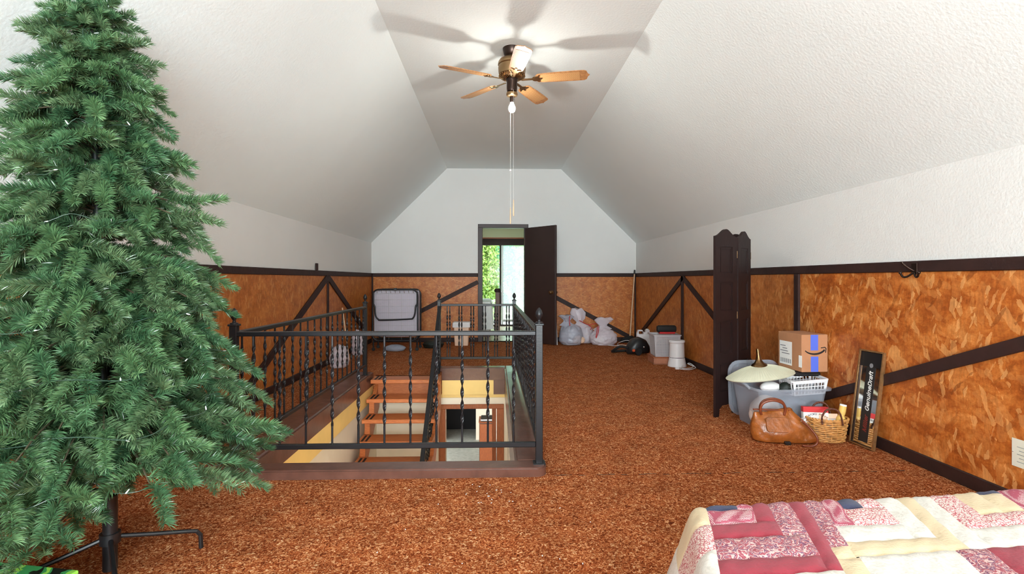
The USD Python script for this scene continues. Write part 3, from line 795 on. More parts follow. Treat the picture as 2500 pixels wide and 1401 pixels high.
for (dx, dy, zb, zm) in ((-.012, .05, 1.605, None), (.012, -.05, 1.66, None)):
    ch = obj('pull_chain', tube([(dx, dy, -.37), (dx, dy, zb + .14 - TOP)], .0008, 6), M['white_print'], fan)
    obj('chain_knob', mv(lathe([(0, -.001), (.005, 0), (.0065, .02), (.005, .10), (.003, .14), (0, .141)], 12), (dx, dy, zb - TOP)), M['pole_wood'], ch, smooth=40, label='slim wooden pull at the end of the chain')
    if dx < 0:
        obj('chain_bead', mv(trimesh.creation.icosphere(2, .009), (dx, dy, 2.07 - TOP)), M['white_plastic'], ch, smooth=True, label='pale bead halfway down the chain')

lint, lr = [], np.random.default_rng(5)
for i in range(46):
    x, y = (lr.uniform(-.5, .45), lr.uniform(1.35, 2.8)) if i % 3 else (lr.normal(-.02, .06), lr.normal(2.72, .07))
    a = lr.uniform(0, 3.14); L = lr.uniform(.004, .011)
    lint.append(beam((x, y, .003), (x + L * math.cos(a), y + L * math.sin(a), .004), .004, .002, b=.0005))
lo_ = obj('carpet_lint', cat_(lint), M['white_paper']); tag(stage.GetPrimAtPath(lo_.path), 'tiny white crumbs scattered on the near carpet before the railing', 'crumbs', None, 'stuff')

# ------------------------------------------------------------------ Christmas tree
TX, TY = -1.46, 2.04
tree = thing('christmas_tree', 'tall artificial green Christmas tree at the left with fine needled branches', 'Christmas tree', (TX, TY, 0))
trng = np.random.default_rng(11)
LEAN = np.array([-.035, 0.0])


def sprig_mesh(seed, L=.155, n=300, droop=.18):
    r = np.random.default_rng(seed)
    ts = np.linspace(0, 1, 6)
    stem = np.stack([ts * L, .006 * np.sin(ts * 3 + seed), -droop * L * ts ** 2], 1)
    v, f = [], []
    for i in range(n):
        t = .02 + .98 * (i + r.random()) / n
        p = np.array([np.interp(t, ts, stem[:, k]) for k in range(3)])
        phi = r.choice([0, PI]) + r.normal(0, .75)                      # mostly to both sides
        if r.random() < .22:
            phi = PI / 2 + r.normal(0, .5)
        fwd = .62 + .55 * t ** 4 + r.normal(0, .08)
        d = np.array([fwd, math.cos(phi), .75 * math.sin(phi) + .12])
        d /= np.linalg.norm(d)
        ln = (.040 - .007 * t ** 2) * r.uniform(.8, 1.15)
        side = np.cross(d, r.normal(size=3)); side /= np.linalg.norm(side)
        k = len(v)
        mid = p + d * ln * .55 + np.array([0, 0, .0015])
        v += [p - side * .0008, p + side * .0008, mid + side * .0015, mid - side * .0015, p + d * ln]
        f += [[k, k + 1, k + 2], [k, k + 2, k + 3], [k + 3, k + 2, k + 4]]
    s = tube(stem, np.linspace(.0026, .0012, 6), 4)
    off = len(v)
    return trimesh.Trimesh(np.vstack([np.array(v), s.vertices]), np.vstack([np.array(f), s.faces + off]), process=False)


SPRIGS = [sprig_mesh(40 + i, L=(.135, .15, .165, .155, .145, .17)[i], droop=(.10, .2, .32, .0, .25, .15)[i]) for i in range(6)]


def frame_of(d, roll):
    d = d / np.linalg.norm(d)
    y = np.cross([0, 0, 1.0], d); y /= np.linalg.norm(y) + 1e-9
    z = np.cross(d, y); c, s = math.cos(roll), math.sin(roll)
    return np.stack([d, y * c + z * s, z * c - y * s], 1)


def rad(z):
    return float(np.interp(z, [.29, .38, .45, .61, .84, 1.15, 1.43, 1.6, 1.78, 1.97, 2.1, 2.22], [.47, .54, .615, .57, .505, .415, .345, .285, .25, .185, .12, .045]))


sprigs, twigs = [], []      # sprig: (position, matrix, kind, branch)
zt, tiers = .325, []
while zt < 2.17:
    tiers.append(zt); zt += .098 if zt < 1.5 else .085
for ti, z0 in enumerate(tiers):
    R = rad(z0)
    nb = max(4, int(round(7 + 13 * R)))
    a0 = trng.uniform(0, 6.28)
    for b in range(nb):
        az = a0 + b * 2 * PI / nb + trng.normal(0, .14)
        r_ = R * trng.uniform(.80, 1.06) - .10
        z1 = z0 + trng.normal(0, .025)
        dirh = np.array([math.cos(az), math.sin(az)])
        # keep clear of wall and slope
        if (z0 < .39 and not (dirh[0] < .25 and dirh[1] < .35)) or (z0 < .47 and dirh[0] > .45 and dirh[1] < .1):
            continue
        lim = 9.0
        if dirh[0] < -.05:
            lim = (abs(XL - TX) - .16) / -dirh[0]
            if z1 > 1.5:
                lim = min(lim, (abs(XL + (z1 + .08 - EAVE) - TX) - .1) / -dirh[0]) if z1 > 1.7 else lim
        r_ = max(.03, min(r_, lim))
        rise = .10 * r_ + .02 if z1 > .5 else .06 * r_
        sag = (.22 if z1 < 1.2 else .12) * r_
        pts = []
        for t in np.linspace(0, 1, 7):
            h = dirh * r_ * t
            pts.append([h[0] + LEAN[0] * z1, h[1] + LEAN[1] * z1, z1 + rise * math.sin(t * PI * .7) - sag * t * t])
        pts = np.array(pts)
        bi = len(twigs); twigs.append(pts)
        tl = np.linspace(0, 1, 7)
        ns = max(3, int(r_ / .046))
        for s in range(ns + 1):
            t = 1.0 if s == ns else .14 + .84 * (s + trng.random() * .5) / ns
            p = np.array([np.interp(t, tl, pts[:, k]) for k in range(3)])
            fw = np.array([dirh[0], dirh[1], -.22 - .6 * sag / max(r_, .05) * t])
            if s < ns:
                sd = (1 if s % 2 else -1) * trng.uniform(.45, 1.15)
                c, sn = math.cos(sd), math.sin(sd)
                fw = np.array([fw[0] * c - fw[1] * sn, fw[0] * sn + fw[1] * c, fw[2] + trng.normal(-.02, .36)])
            else:
                fw[2] += trng.normal(-.05, .25)
            if z1 > 1.9:
                fw[2] += .35
            if z1 < .62 and dirh[0] > .1:
                fw[2] = fw[2] * .4 + .05
            sc_ = trng.uniform(.85, 1.15) * (1 if z1 < 1.9 else .85)
            tip = p + fw / np.linalg.norm(fw) * .19 * sc_
            wx = TX + tip[0]
            if wx < XL + .05 or tip[2] > min(TOP, EAVE + (wx - XL) * .99) - .04:
                continue
            if wx < -1.28 and TY + tip[1] < 1.9 and tip[2] < .25:
                continue
            if tip[2] < .025:
                fw[2] = abs(fw[2]) * .3
            sprigs.append((p, frame_of(fw, trng.normal(0, .35)) * sc_, int(trng.integers(6)), bi))
# leader at the top
for k in range(9):
    a = k * 2.4; e = .5 + .9 * (k / 9)
    fw = np.array([math.cos(a) * (1 - k / 11), math.sin(a) * (1 - k / 11), e])
    sprigs.append((np.array([LEAN[0] * 2.1, 0, 2.0 + .014 * k]), frame_of(fw, 0) * .85, k % 6, -1))

to_cam = np.array([0 - TX, 0 - TY, EYE])
score = []
for p, m, k, b in sprigs:
    ax = np.array([LEAN[0] * p[2], 0, p[2]])
    out = p - ax; n_ = np.linalg.norm(out) + 1e-9
    v = to_cam - p; v /= np.linalg.norm(v)
    score.append((out / n_) @ v * 1.0 + n_ / max(rad(p[2]), .05) * .8 + .35 * float(m[:, 0] @ v))
order = np.argsort(score)[::-1]
shown, rest = set(order[:298].tolist()), order[298:]
needles = [M['needle_a'], M['needle_b'], M['needle_c']]
holders = {}
for bi, pts in enumerate(twigs):
    L = np.linalg.norm(pts[-1] - pts[0])
    holders[bi] = obj('branch', tube(pts, np.linspace(.006, .0025, len(pts)), 5), M['branch_brown'], tree)
top_branch = obj('branch', tube([(LEAN[0] * 1.95, 0, 1.95), (LEAN[0] * 2.2, 0, 2.2)], .005, 5), M['branch_brown'], tree)
for i in sorted(shown):
    p, m, k, b = sprigs[i]
    g = SPRIGS[k]
    mm = trimesh.Trimesh(np.asarray(g.vertices) @ m.T + p, g.faces, process=False)
    obj('needle_tip', mm, needles[int(i) % 7 % 3 if int(i) % 7 < 6 else 0], holders.get(b, top_branch))


def to_quat(R):
    s = np.linalg.norm(R[:, 0]); q = trimesh.transformations.quaternion_from_matrix(np.block([[R / s, np.zeros((3, 1))], [np.zeros((1, 3)), np.ones((1, 1))]]))
    return Gf.Quath(float(q[0]), float(q[1]), float(q[2]), float(q[3])), s


pi_ = UsdGeom.PointInstancer.Define(stage, tree.path + '/inner_needle_tips')
tag(pi_.GetPrim(), 'green needle tips deeper inside the tree', kind='stuff')
protos = []
for k, g in enumerate(SPRIGS):
    nm = f'{tree.path}/inner_needle_tips/needle_tip_{k:03d}'
    usdkit.mesh(stage, nm, g, needles[k % 3]); protos.append(nm)
rel = pi_.CreatePrototypesRel()
for p in protos:
    rel.AddTarget(p)
qs = [to_quat(sprigs[i][1]) for i in rest]
pi_.CreatePositionsAttr(Vt.Vec3fArray([Gf.Vec3f(*map(float, sprigs[i][0])) for i in rest]))
pi_.CreateOrientationsAttr(Vt.QuathArray([q for q, s in qs]))
pi_.CreateScalesAttr(Vt.Vec3fArray([Gf.Vec3f(float(s)) for q, s in qs]))
pi_.CreateProtoIndicesAttr(Vt.IntArray([sprigs[i][2] for i in rest]))

obj('pole', tube([(0, 0, .03), (LEAN[0], 0, 1.0), (LEAN[0] * 2.12, 0, 2.12)], .0135, 14), M['tree_pole'], tree, smooth=40)
zc = 1.275
obj('pole_joint', cat_(mv(lathe([(0, -.07), (.016, -.07), (.016, .0), (.024, .0), (.026, .012), (.026, .042), (.02, .048), (0, .048)], 24), (LEAN[0] * zc, 0, zc))), M['chrome_pole'], tree, smooth=40, label='shiny ribbed collar joining the pole sections')
stand = obj('stand', cat_(lathe([(0, .02), (.024, .02), (.024, .30), (.0, .30)], 20), lathe([(.024, .12), (.034, .12), (.034, .16), (.024, .16)], 20)), M['black_plastic'], tree, smooth=40)
for k in range(4):
    a = math.radians(39 + 90 * k)
    p = np.array([[.02, .14], [.14, .11], [.25, .085], [.285, .075], [.30, .055], [.302, .0]])
    obj('leg', tube([(q[0] * math.cos(a), q[0] * math.sin(a), q[1] + .0) for q in p], .0085, 8), M['black_plastic'], stand)

lights = thing('string_lights', 'string of small clear lights on dark green wire wound through the Christmas tree', 'string lights', (TX, TY, 0))
wire, bulbs = [], []
N = 900
for i in range(N):
    u = i / (N - 1); z = .32 + 1.75 * u; a = u * 2 * PI * 10
    r = (rad(z) - .10) * (.93 + .1 * math.sin(a * 3.3)) + .015 * math.sin(i * .9)
    x, y = r * math.cos(a), r * math.sin(a)
    x = max(x, XL - TX + .05 + max(0, z - EAVE + .05))
    wire.append((x + LEAN[0] * z, y, z - .03 * abs(math.sin(a * 2.5)) + .008 * math.sin(i * .7)))
obj('wire', tube(wire, .0014, 4), M['wire_green'], lights)
bm_ = lathe([(0, 0), (.0024, 0), (.0024, .006), (.002, .012), (.0008, .016), (0, .016)], 7)
for i in range(6, N, 9):
    x, y, z = wire[i]
    d = np.array([math.cos(i * 1.3), math.sin(i * 2.1), .5 + math.sin(i)]); d /= np.linalg.norm(d)
    Mx = np.eye(4); F = frame_of(d, 0); Mx[:3, 0], Mx[:3, 1], Mx[:3, 2], Mx[:3, 3] = F[:, 1], F[:, 2], F[:, 0], (x, y, z)
    b = bm_.copy(); b.apply_transform(Mx)
    obj('bulb', b, M['clear_bulb'], lights)

gb = thing('gift_box', 'flat box printed in bright green and black on the floor in the near left corner', 'box', (-1.638, 1.637, 0), rz=-11)
obj('lid', bx(-.25, .25, -.175, .175, .10, .17, .003), M['camo'], gb)
obj('box_body', bx(-.244, .244, -.169, .169, 0, .12, .003), M['camo'], gb)

# ------------------------------------------------------------------ bed with patchwork quilt
P0 = np.array([.615, 1.505]); U = np.array([.9976, .07]); V = np.array([-.30, -.954])
BEDZ = .452


def drop(s, r=.055, flare=.36):
    """Distance s past an edge -> (out, down)."""
    s = np.maximum(s, 0.0); a = np.minimum(s / r, 1.15)
    rest = np.maximum(s - 1.15 * r, 0)
    return r * np.sin(a) + rest * math.cos(1.15 + .06), r * (1 - np.cos(a)) + rest * math.sin(1.15 + .06)


def quilt_pt(u, v, h=0):
    u, v = np.asarray(u, float), np.asarray(v, float)
    ou, du = drop(-u); ov, dv = drop(-v)
    x = np.where(u < 0, -ou, u); y = np.where(v < 0, -ov, v)
    down = np.minimum(np.sqrt(du ** 2 + dv ** 2), BEDZ - .03)
    wav = .012 * np.sin(v * 17 + 1) * np.clip(-u / .2, 0, 1) + .010 * np.sin(u * 14) * np.clip(-v / .2, 0, 1)
    lump = .016 * (meshkit.noise(np.stack([u * 3.2, v * 3.2, u * 0 + .5], -1), 5) - .5) + .010 * np.clip((u - .75) / .4, 0, 1) * np.clip(1 - v / .5, 0, 1)
    P = P0 + x[..., None] * U + y[..., None] * V
    out = np.stack([P[..., 0] - wav * .7, P[..., 1] + wav * .3, BEDZ - down + lump + h], -1)
    out[..., 2] = np.maximum(out[..., 2], .012)
    return out


qt = thing('patchwork_quilt', 'patchwork quilt of burgundy, cream and printed strips over the bed', 'quilt', (*(P0 + .6 * U + .6 * V), BEDZ))


def patch(u0, v0, u1, v1, m, puff=.0045):
    nu, nv = max(3, int((u1 - u0) / .014)), max(3, int((v1 - v0) / .014))
    uu, vv = np.meshgrid(np.linspace(u0, u1, nu + 1), np.linspace(v0, v1, nv + 1), indexing='ij')
    ed = np.minimum(np.minimum(uu - u0, u1 - uu), np.minimum(vv - v0, v1 - vv))
    h = puff * np.sqrt(np.clip(ed / .012, 0, 1)) + .0015 * np.sin(uu * 90 + vv * 60)
    wob = .004 * np.sin(uu * 23 + vv * 9), .004 * np.sin(vv * 21 + uu * 7)
    P = quilt_pt(uu + wob[0], vv + wob[1], h).reshape(-1, 3)
    f = []
    for i in range(nu):
        for j in range(nv):
            a, b, c, d = i * (nv + 1) + j, (i + 1) * (nv + 1) + j, (i + 1) * (nv + 1) + j + 1, i * (nv + 1) + j + 1
            f += [[a, c, b], [a, d, c]]
    obj('patch', trimesh.Trimesh(P, np.array(f), process=False), m, qt, smooth=True, world=True)


N_, B_, C_, D_, K_, W_, S_ = (M[k] for k in ('q_navy', 'q_burg', 'q_cream', 'q_dots', 'q_vine', 'q_white', 'q_pais'))
e = -.05
for q in ((0, e, .09, .012, N_), (0, .012, .14, .10, D_), (.09, e, .14, .012, D_),
          (.14, e, .195, .10, B_), (0, .10, .195, .185, B_), (.195, e, .258, .185, S_), (0, .185, .258, .285, S_), (.258, e, .300, .36, B_), (0, .285, .258, .36, B_), (0, .36, .17, .50, S_),
          (.30, e, .353, .25, S_), (.353, e, .413, .15, D_), (.413, e, .478, .05, N_), (.478, e, .54, .05, K_), (.413, .05, .54, .15, K_), (.353, .15, .54, .23, W_), (.54, e, .605, .23, W_),
          (.353, .23, .605, .305, C_), (.30, .25, .353, .31, C_), (.605, e, .66, .305, C_), (.66, e, .72, .305, W_), (.72, e, .80, .20, K_), (.80, .12, 1.06, .20, K_), (.80, e, .875, .12, C_),
          (.875, .0, .95, .12, C_), (.875, e - .02, .95, .0, N_), (.95, e - .02, 1.06, .12, D_), (.72, .20, 1.06, .305, W_),
          (.30, .31, .36, .50, C_), (.17, .36, .30, .50, W_), (.36, .305, .62, .50, W_), (.62, .305, .70, .50, S_), (.70, .305, .80, .42, B_), (.70, .42, .80, .5, N_), (.80, .305, .86, .50, S_), (.86, .305, 1.06, .50, C_),
          # the side hanging down on the left
          (-.16, e, 0, .09, C_), (-.16, .09, 0, .24, K_), (-.16, .24, 0, .37, W_), (-.16, .37, 0, .52, C_), (-.42, e, -.16, .12, W_), (-.42, .12, -.16, .26, C_), (-.42, .26, -.16, .40, K_), (-.42, .40, -.16, .52, W_)):
    patch(*q)
cyc = [C_, K_, W_, B_, S_, D_, C_, W_]
k = 0
for u0, u1 in ((-.42, -.16), (-.16, 0), (0, .26), (.26, .52), (.52, .79), (.79, 1.06)):
    for v0, v1 in ((.52 if u0 < 0 else .50, .78), (.78, 1.04), (1.04, 1.30), (1.30, 1.56), (1.56, 1.82)):
        patch(u0, v0, u1, v1, cyc[(k * 3 + int(v0 * 7)) % 8]); k += 1
for v0, v1 in ((e, .305), (.305, .7), (.7, 1.1), (1.1, 1.5), (1.5, 1.82)):
    patch(1.06, v0, 1.42, v1, cyc[k % 8]); k += 1
for u0, u1 in ((-.42, -.16), (-.16, .2), (.2, .5), (.5, .8), (.8, 1.1), (1.1, 1.42)):
    patch(u0, -.42, u1, e - (.02 if u0 == .8 else 0), cyc[(k + 1) % 8]); k += 1
bed = thing('bed', 'low bed under the patchwork quilt in the near right corner', 'bed', (1.05, .62, 0), rz=-9)
obj('mattress', bx(-.46, .62, -.86, .74, .20, .425, .05), M['white_cloth'], bed)
obj('box_base', bx(-.44, .60, -.84, .72, .03, .20, .01), M['grey_cloth'], bed)
for sx in (-.40, .56):
    for sy in (-.8, .68):
        obj('leg', bx(sx - .02, sx + .02, sy - .02, sy + .02, 0, .04), M['black_plastic'], bed)

# ------------------------------------------------------------------ folding screen by the right wall
fs = thing('folding_screen', 'dark brown folding room divider with arched top panels by the right wall', 'folding screen', (2.05, 4.4, 0))


def screen_panel(p, q, hgt, parent):
    p, q = np.array(p), np.array(q); L = np.linalg.norm(q - p)
    xs = np.linspace(0, L, 31); arch = hgt + .065 * np.exp(-((xs - L / 2) / (L * .29)) ** 2) - .004
    foot = [(L, 0), (L - .045, 0), (L - .052, .06), (L - .09, .085)] + [(.09, .085), (.052, .06), (.045, 0), (0, 0)]
    outl = Polygon(list(zip(xs, arch)) + foot)
    rows = [(.20, .43), (.51, .78), (.86, 1.10), (1.17, 1.39)]
    win = [sbox(.065, a, L - .065, b) for a, b in rows]
    M4 = np.eye(4); d = (q - p) / L
    M4[:3, 0], M4[:3, 1], M4[:3, 2], M4[:3, 3] = (*d, 0), (-d[1], d[0], 0), (0, 0, 1), (*p, 0)

    def put(m):
        m = m.copy(); m.apply_transform(M4); return m
    fr_ = obj('panel', put(ext_xz(outl.difference(unary_union(win)), -.011, .011)), M['screen_wood'], parent, world=True)
    for a, b in rows:
        obj('inset_panel', put(cat_(bx(.062, L - .062, -.004, .004, a - .003, b + .003), ext_xz(sbox(.075, a + .01, L - .075, b - .01).difference(sbox(.083, a + .018, L - .083, b - .018)), -.008, .008))), M['screen_wood'], fr_, world=True)


screen_panel((1.785, 4.205), (2.035, 4.365), 1.475, fs)
screen_panel((2.052, 4.378), (2.262, 4.588), 1.475, fs)
screen_panel((2.272, 4.606), (2.15, 4.88), 1.475, fs)
obj('hinge', cat_([bx(2.035, 2.05, 4.362, 4.378, z - .03, z + .03, .001) for z in (.3, .82, 1.33)]), M['brass'], fs, world=True)
obj('hinge', cat_([bx(2.258, 2.276, 4.586, 4.608, z - .03, z + .03, .001) for z in (.3, .82, 1.33)]), M['brass'], fs, world=True)

# ------------------------------------------------------------------ storage tote and what is in and around it
tote = thing('storage_tote', 'open translucent plastic storage tote full of odds and ends by the right wall', 'storage box', (2.195, 4.0, 0), rz=4)
W0, D0, TH = .46, .36, .315
shell = [rrect(W0 - .02, D0 - .02, .05, .004), rrect(W0, D0, .05, .0), rrect(W0 + .075, D0 + .075, .06, TH - .03), rrect(W0 + .08, D0 + .08, .06, TH - .012), rrect(W0 + .135, D0 + .135, .075, TH - .016), rrect(W0 + .14, D0 + .14, .078, TH - .002), rrect(W0 + .13, D0 + .13, .072, TH + .002),
         rrect(W0 + .072, D0 + .072, .055, TH - .004), rrect(W0 + .068, D0 + .068, .055, TH - .03), rrect(W0 - .008, D0 - .008, .045, .006)]
obj('body', loft(shell), M['tote_plastic'], tote, smooth=35)
for s in (-1, 1):
    x = s * (W0 / 2 + .072)
    obj('handle_rim', tube(spline([(x, -.13, TH - .01), (x + s * .012, -.09, TH + .012), (x + s * .014, 0, TH + .016), (x + s * .012, .09, TH + .012), (x, .13, TH - .01)], 6), .011, 8), M['tote_plastic'], tote, smooth=True)


def inworld(t, loc, rz=0):
    a = math.radians(t.rz); c, s = math.cos(a), math.sin(a)
    return (t.loc[0] + loc[0] * c - loc[1] * s, t.loc[1] + loc[0] * s + loc[1] * c, loc[2])


lid = thing('tote_lid', 'bluish plastic tote lid standing on edge behind the lamp shade', 'lid', inworld(tote, (-.02, .285, .0)), rz=4)
lo = [rrect(.44, .43, .09, -.008), rrect(.46, .45, .10, -.002), rrect(.46, .45, .10, .006), rrect(.41, .40, .08, .006), rrect(.39, .38, .075, -.004)]
obj('lid_panel', mv(loft(lo), (0, .0, .226), rx=86), M['tote_plastic'], lid, smooth=35)
cw = thing('white_towel', 'bundled cream white cloth pressed against the left end inside the tote', 'towel', inworld(tote, (-.13, -.05, .012)), rz=4)
obj('cloth', blob(.23, .23, .27, 3, .10, 2.2, 4), M['cream_cloth'], cw, smooth=True)
cw2 = thing('white_cushion', 'rounded white cushion showing above the front rim of the tote', 'cushion', inworld(tote, (-.10, -.06, .275)), rz=20)
obj('cushion_body', blob(.17, .12, .08, 8, .06, 1.6, 3), M['white_cloth'], cw2, smooth=True)
gc = thing('grey_blanket', 'folded grey blanket filling the right part of the tote', 'blanket', inworld(tote, (.12, .01, .012)), rz=4)
obj('cloth', blob(.26, .30, .24, 12, .05, 2.0, 4), M['grey_cloth'], gc, smooth=True)
dk = thing('dark_bundle', 'small dark green bundle between cushion and white basket', 'bag', inworld(tote, (.005, -.10, .26)))
obj('bundle', blob(.12, .09, .10, 15, .10, 2.4, 3), M['green_black'], dk, smooth=True)
sh = thing('lamp_shade', 'wide shallow cream glass lamp shade with a bronze neck lying on the tote', 'lamp shade', inworld(tote, (-.125, .03, .375)))
prof = [(R_ * .262, .080 * (1 - R_ ** 1.9)) for R_ in np.linspace(0, 1, 15)] + [(.258, -.006)] + [(R_ * .25, .008 - .03 * (1 - R_ ** 2)) for R_ in np.linspace(1, 0, 8)]
obj('glass_bowl', mv(lathe(prof[::-1], 72), rx=0, ry=-8).apply_transform(np.diag([1, .74, 1, 1])), M['shade_glass'], sh, smooth=60)
obj('ribs', mv(cat_([mv(tube([(r, 0, z + .0004) for r, z in prof[3:15]], .0008, 4), rz=k * 5) for k in range(72)]), ry=-8).apply_transform(np.diag([1, .74, 1, 1])), M['shade_glass'], sh)
obj('neck', mv(lathe([(0, .070), (.062, .070), (.055, .084), (.036, .096), (.022, .118), (.014, .155), (.012, .192), (.008, .206), (0, .208)], 28), ry=-6), M['bronze'], sh, smooth=50, label='tapering bronze neck')
wb_ = thing('white_basket', 'white plastic basket with rectangular holes tilted on the tote', 'basket', inworld(tote, (.155, -.075, .262)), rz=8)


def lattice(L0, L1, H, nx, nz, bar=.007):
    """A tapering side panel with rows of rectangular holes, in xz."""
    out = Polygon([(-L0 / 2, 0), (L0 / 2, 0), (L1 / 2, H), (-L1 / 2, H)])
    hs = []
    for j in range(nz):
        z0, z1 = .010 + (H - .028) * j / nz, .010 + (H - .028) * (j + 1) / nz - .006
        for i in range(nx):
            w = L0 * .94
            hs.append(sbox(-w / 2 + w * i / nx + .0028, z0, -w / 2 + w * (i + 1) / nx - .0028, z1))
    return out.difference(unary_union(hs))


bp = []
for (L0, L1, off, ang) in ((.235, .265, .085, 0), (.16, .19, .124, 90), (.235, .265, .085, 180), (.16, .19, .124, 270)):
    m = ext_xz(lattice(L0, L1, .115, 9 if L0 > .2 else 6, 3), -.0015, .0015)
    bp.append(mv(mv(m, (0, -off, 0), rx=8), rz=ang))
tilt = lambda m: mv(m, (0, 0, 0), rx=4, ry=-4, rz=-8)
obj('lattice_sides', tilt(cat_(bp)), M['white_plastic'], wb_)
obj('bottom', tilt(bx(-.115, .115, -.08, .08, 0, .004)), M['white_plastic'], wb_)
rim_o = Polygon(rrect(.285, .215, .02, 0)[:, :2]).difference(Polygon(rrect(.26, .19, .016, 0)[:, :2]))
obj('rim', tilt(ext_xy(rim_o, .106, .116)), M['white_plastic'], wb_)
pp = thing('folded_paper', 'sheet of white paper sticking up behind the white basket', 'paper', inworld(tote, (.16, .04, .34)), rz=-14)
obj('sheet', mv(bx(-.06, .06, -.0008, .0008, 0, .06), rx=-20, ry=-10), M['white_paper'], pp)

cbx = thing('cardboard_box', 'brown cardboard parcel with blue tape standing on the tote against the wall', 'cardboard box', (2.425, 4.06, .415), rz=3)
tl = lambda m: mv(m, ry=0, rx=0)
BW, BD, BHH = .21, .30, .285
obj('carton', bx(-BW / 2, BW / 2, -BD / 2, BD / 2, 0, BHH, .003), M['cardboard'], cbx)
yf = -BD / 2 - .0006
obj('tape', bx(-.034, .026, yf - .0004, yf, .165, BHH - .001), M['blue_tape'], cbx)
obj('tape', bx(-.032, .028, yf - .0004, yf, .002, .118), M['blue_tape'], cbx)
arc = []
for t in np.linspace(0, 1, 25):
    a = math.radians(208 + 124 * t); R = .088
    arc.append((R * math.cos(a) * 1.0, R * math.sin(a) * .62))
arc = np.array(arc); wd = .0018 + .0046 * np.sin(np.linspace(.12, 1, 25) * PI * .62)
nrm = np.gradient(arc, axis=0); nrm = np.stack([-nrm[:, 1], nrm[:, 0]], 1); nrm /= np.linalg.norm(nrm, axis=1, keepdims=True)
smile = Polygon(np.vstack([arc + nrm * wd[:, None], (arc - nrm * wd[:, None])[::-1]])).buffer(.0006)
ex, ey = arc[-1]
head = LineString([(ex - .026, ey + .016), (ex + .004, ey + .019), (ex + .013, ey + .008), (ex + .008, ey - .02)]).buffer(.0032)
smile = affinity.translate(affinity.rotate(unary_union([smile, head]), 2), .0, .192)
obj('smile_arrow', ext_xz(smile, yf - .0012, yf - .0006), M['black_print'], cbx, label='black curved arrow printed on the box')
xl = -BW / 2 - .0006
lab = obj('shipping_label', bx(xl - .0006, xl, -.03, .13, .03, .215), M['white_paper'], cbx)
bars = []
for i in range(16):
    y = -.02 + i * .0088
    bars.append(bx(xl - .0012, xl - .0006, y, y + (.003 if i % 3 else .005), .045, .078))
for j, (a, b) in enumerate(((.0, .10), (.02, .12), (.03, .09), (.05, .12))):
    bars.append(bx(xl - .0012, xl - .0006, a, b, .115 + .02 * j, .121 + .02 * j))
obj('label_print', cat_(bars), M['grey_print'], lab)
obj('sticker', bx(xl - .0006, xl, -.155, -.115, .035, .125), M['white_paper'], cbx)
bl_ = thing('black_case', 'flat black case under the cardboard parcel on the tote', 'case', inworld(tote, (.20, .065, .380)), rz=-1)
obj('case_body', bx(-.10, .105, -.15, .12, 0, .032, .008), M['black_plastic'], bl_)

# ------------------------------------------------------------------ leather bag, wicker basket, mirror sign
bag = thing('leather_bag', 'slumped tan brown leather handbag with two rolled handles in front of the tote', 'bag', (1.995, 3.575, 0), rz=-8)
loops = []
for z, cx, w, d in ((.0, .01, .40, .12), (.012, .01, .455, .155), (.045, .01, .475, .17), (.09, -.005, .445, .155), (.13, -.03, .39, .12), (.165, -.05, .33, .085), (.195, -.062, .285, .055), (.212, -.066, .265, .032), (.214, -.066, .255, .018)):
    loops.append([(cx + (w / 2) * np.sign(math.cos(a)) * abs(math.cos(a)) ** .55 * .93, (d / 2) * np.sign(math.sin(a)) * abs(math.sin(a)) ** .7, z) for a in np.linspace(0, 2 * PI, 49)[:-1]])
bm2 = loft(loops); bm2 = bm2.subdivide()
v = np.array(bm2.vertices)
nn = meshkit.fbm(v * np.array([9, 9, 14]), 4, 21) - .5
cr = (1 - np.abs(2 * meshkit.noise(v * np.array([8, 6, 20]) + v[:, :1] * 6, 9) - 1)) ** 4
v[:, 1] += (nn * .035 + cr * -.014) * np.sign(v[:, 1]) * np.clip(v[:, 2] / .04, 0, 1)
v[:, 2] += (nn * .018 + .018 * np.sin(v[:, 0] * 14 + 1) * (v[:, 2] / .2)) * np.clip(v[:, 2] / .06, 0, 1)
obj('body', trimesh.Trimesh(v, bm2.faces, process=False), M['leather'], bag, smooth=True)
pk = loft([rrect(.15, .10, .02, 0), rrect(.15, .10, .02, .003), rrect(.145, .095, .018, .007)])
obj('front_pocket', mv(mv(pk, rx=90), (-.055, -.061, .125), rx=-22), M['leather'], bag, smooth=30)
for s, z, y in ((-.075, .0, -.028), (-.06, .035, .022)):
    pts = [(s + x, y + dy, .185 + zz) for x, dy, zz in ((-.075, 0, 0), (-.082, -.004, .045), (-.06, -.008, .085), (0, -.012, .103), (.06, -.008, .085), (.082, -.004, .045), (.075, 0, 0))]
    obj('handle', tube(spline(pts, 7), .0085, 10), M['leather_dark'], bag, smooth=True)
obj('strap', tube(spline([(.10, -.05, .165), (.14, -.095, .12), (.17, -.125, .07), (.17, -.13, .03), (.14, -.13, .008), (.08, -.125, .008)], 7), .007, 8), M['leather_dark'], bag, smooth=True)
obj('buckle', mv(tube([(-.018, 0, 0), (-.018, 0, .02), (.018, 0, .02), (.018, 0, 0)], .003, 6, closed=True), (.115, -.058, .155), rx=10), M['chrome'], bag)
obj('piping', tube([(-.066 + .128 * math.cos(a), .012 * math.sin(a), .214) for a in np.linspace(0, 2 * PI, 30)[:-1]], .0045, 6, closed=True), M['leather_dark'], bag, smooth=True)
obj('foot', bx(-.02, .02, -.10, -.075, 0, .022, .004), M['black_plastic'], bag)

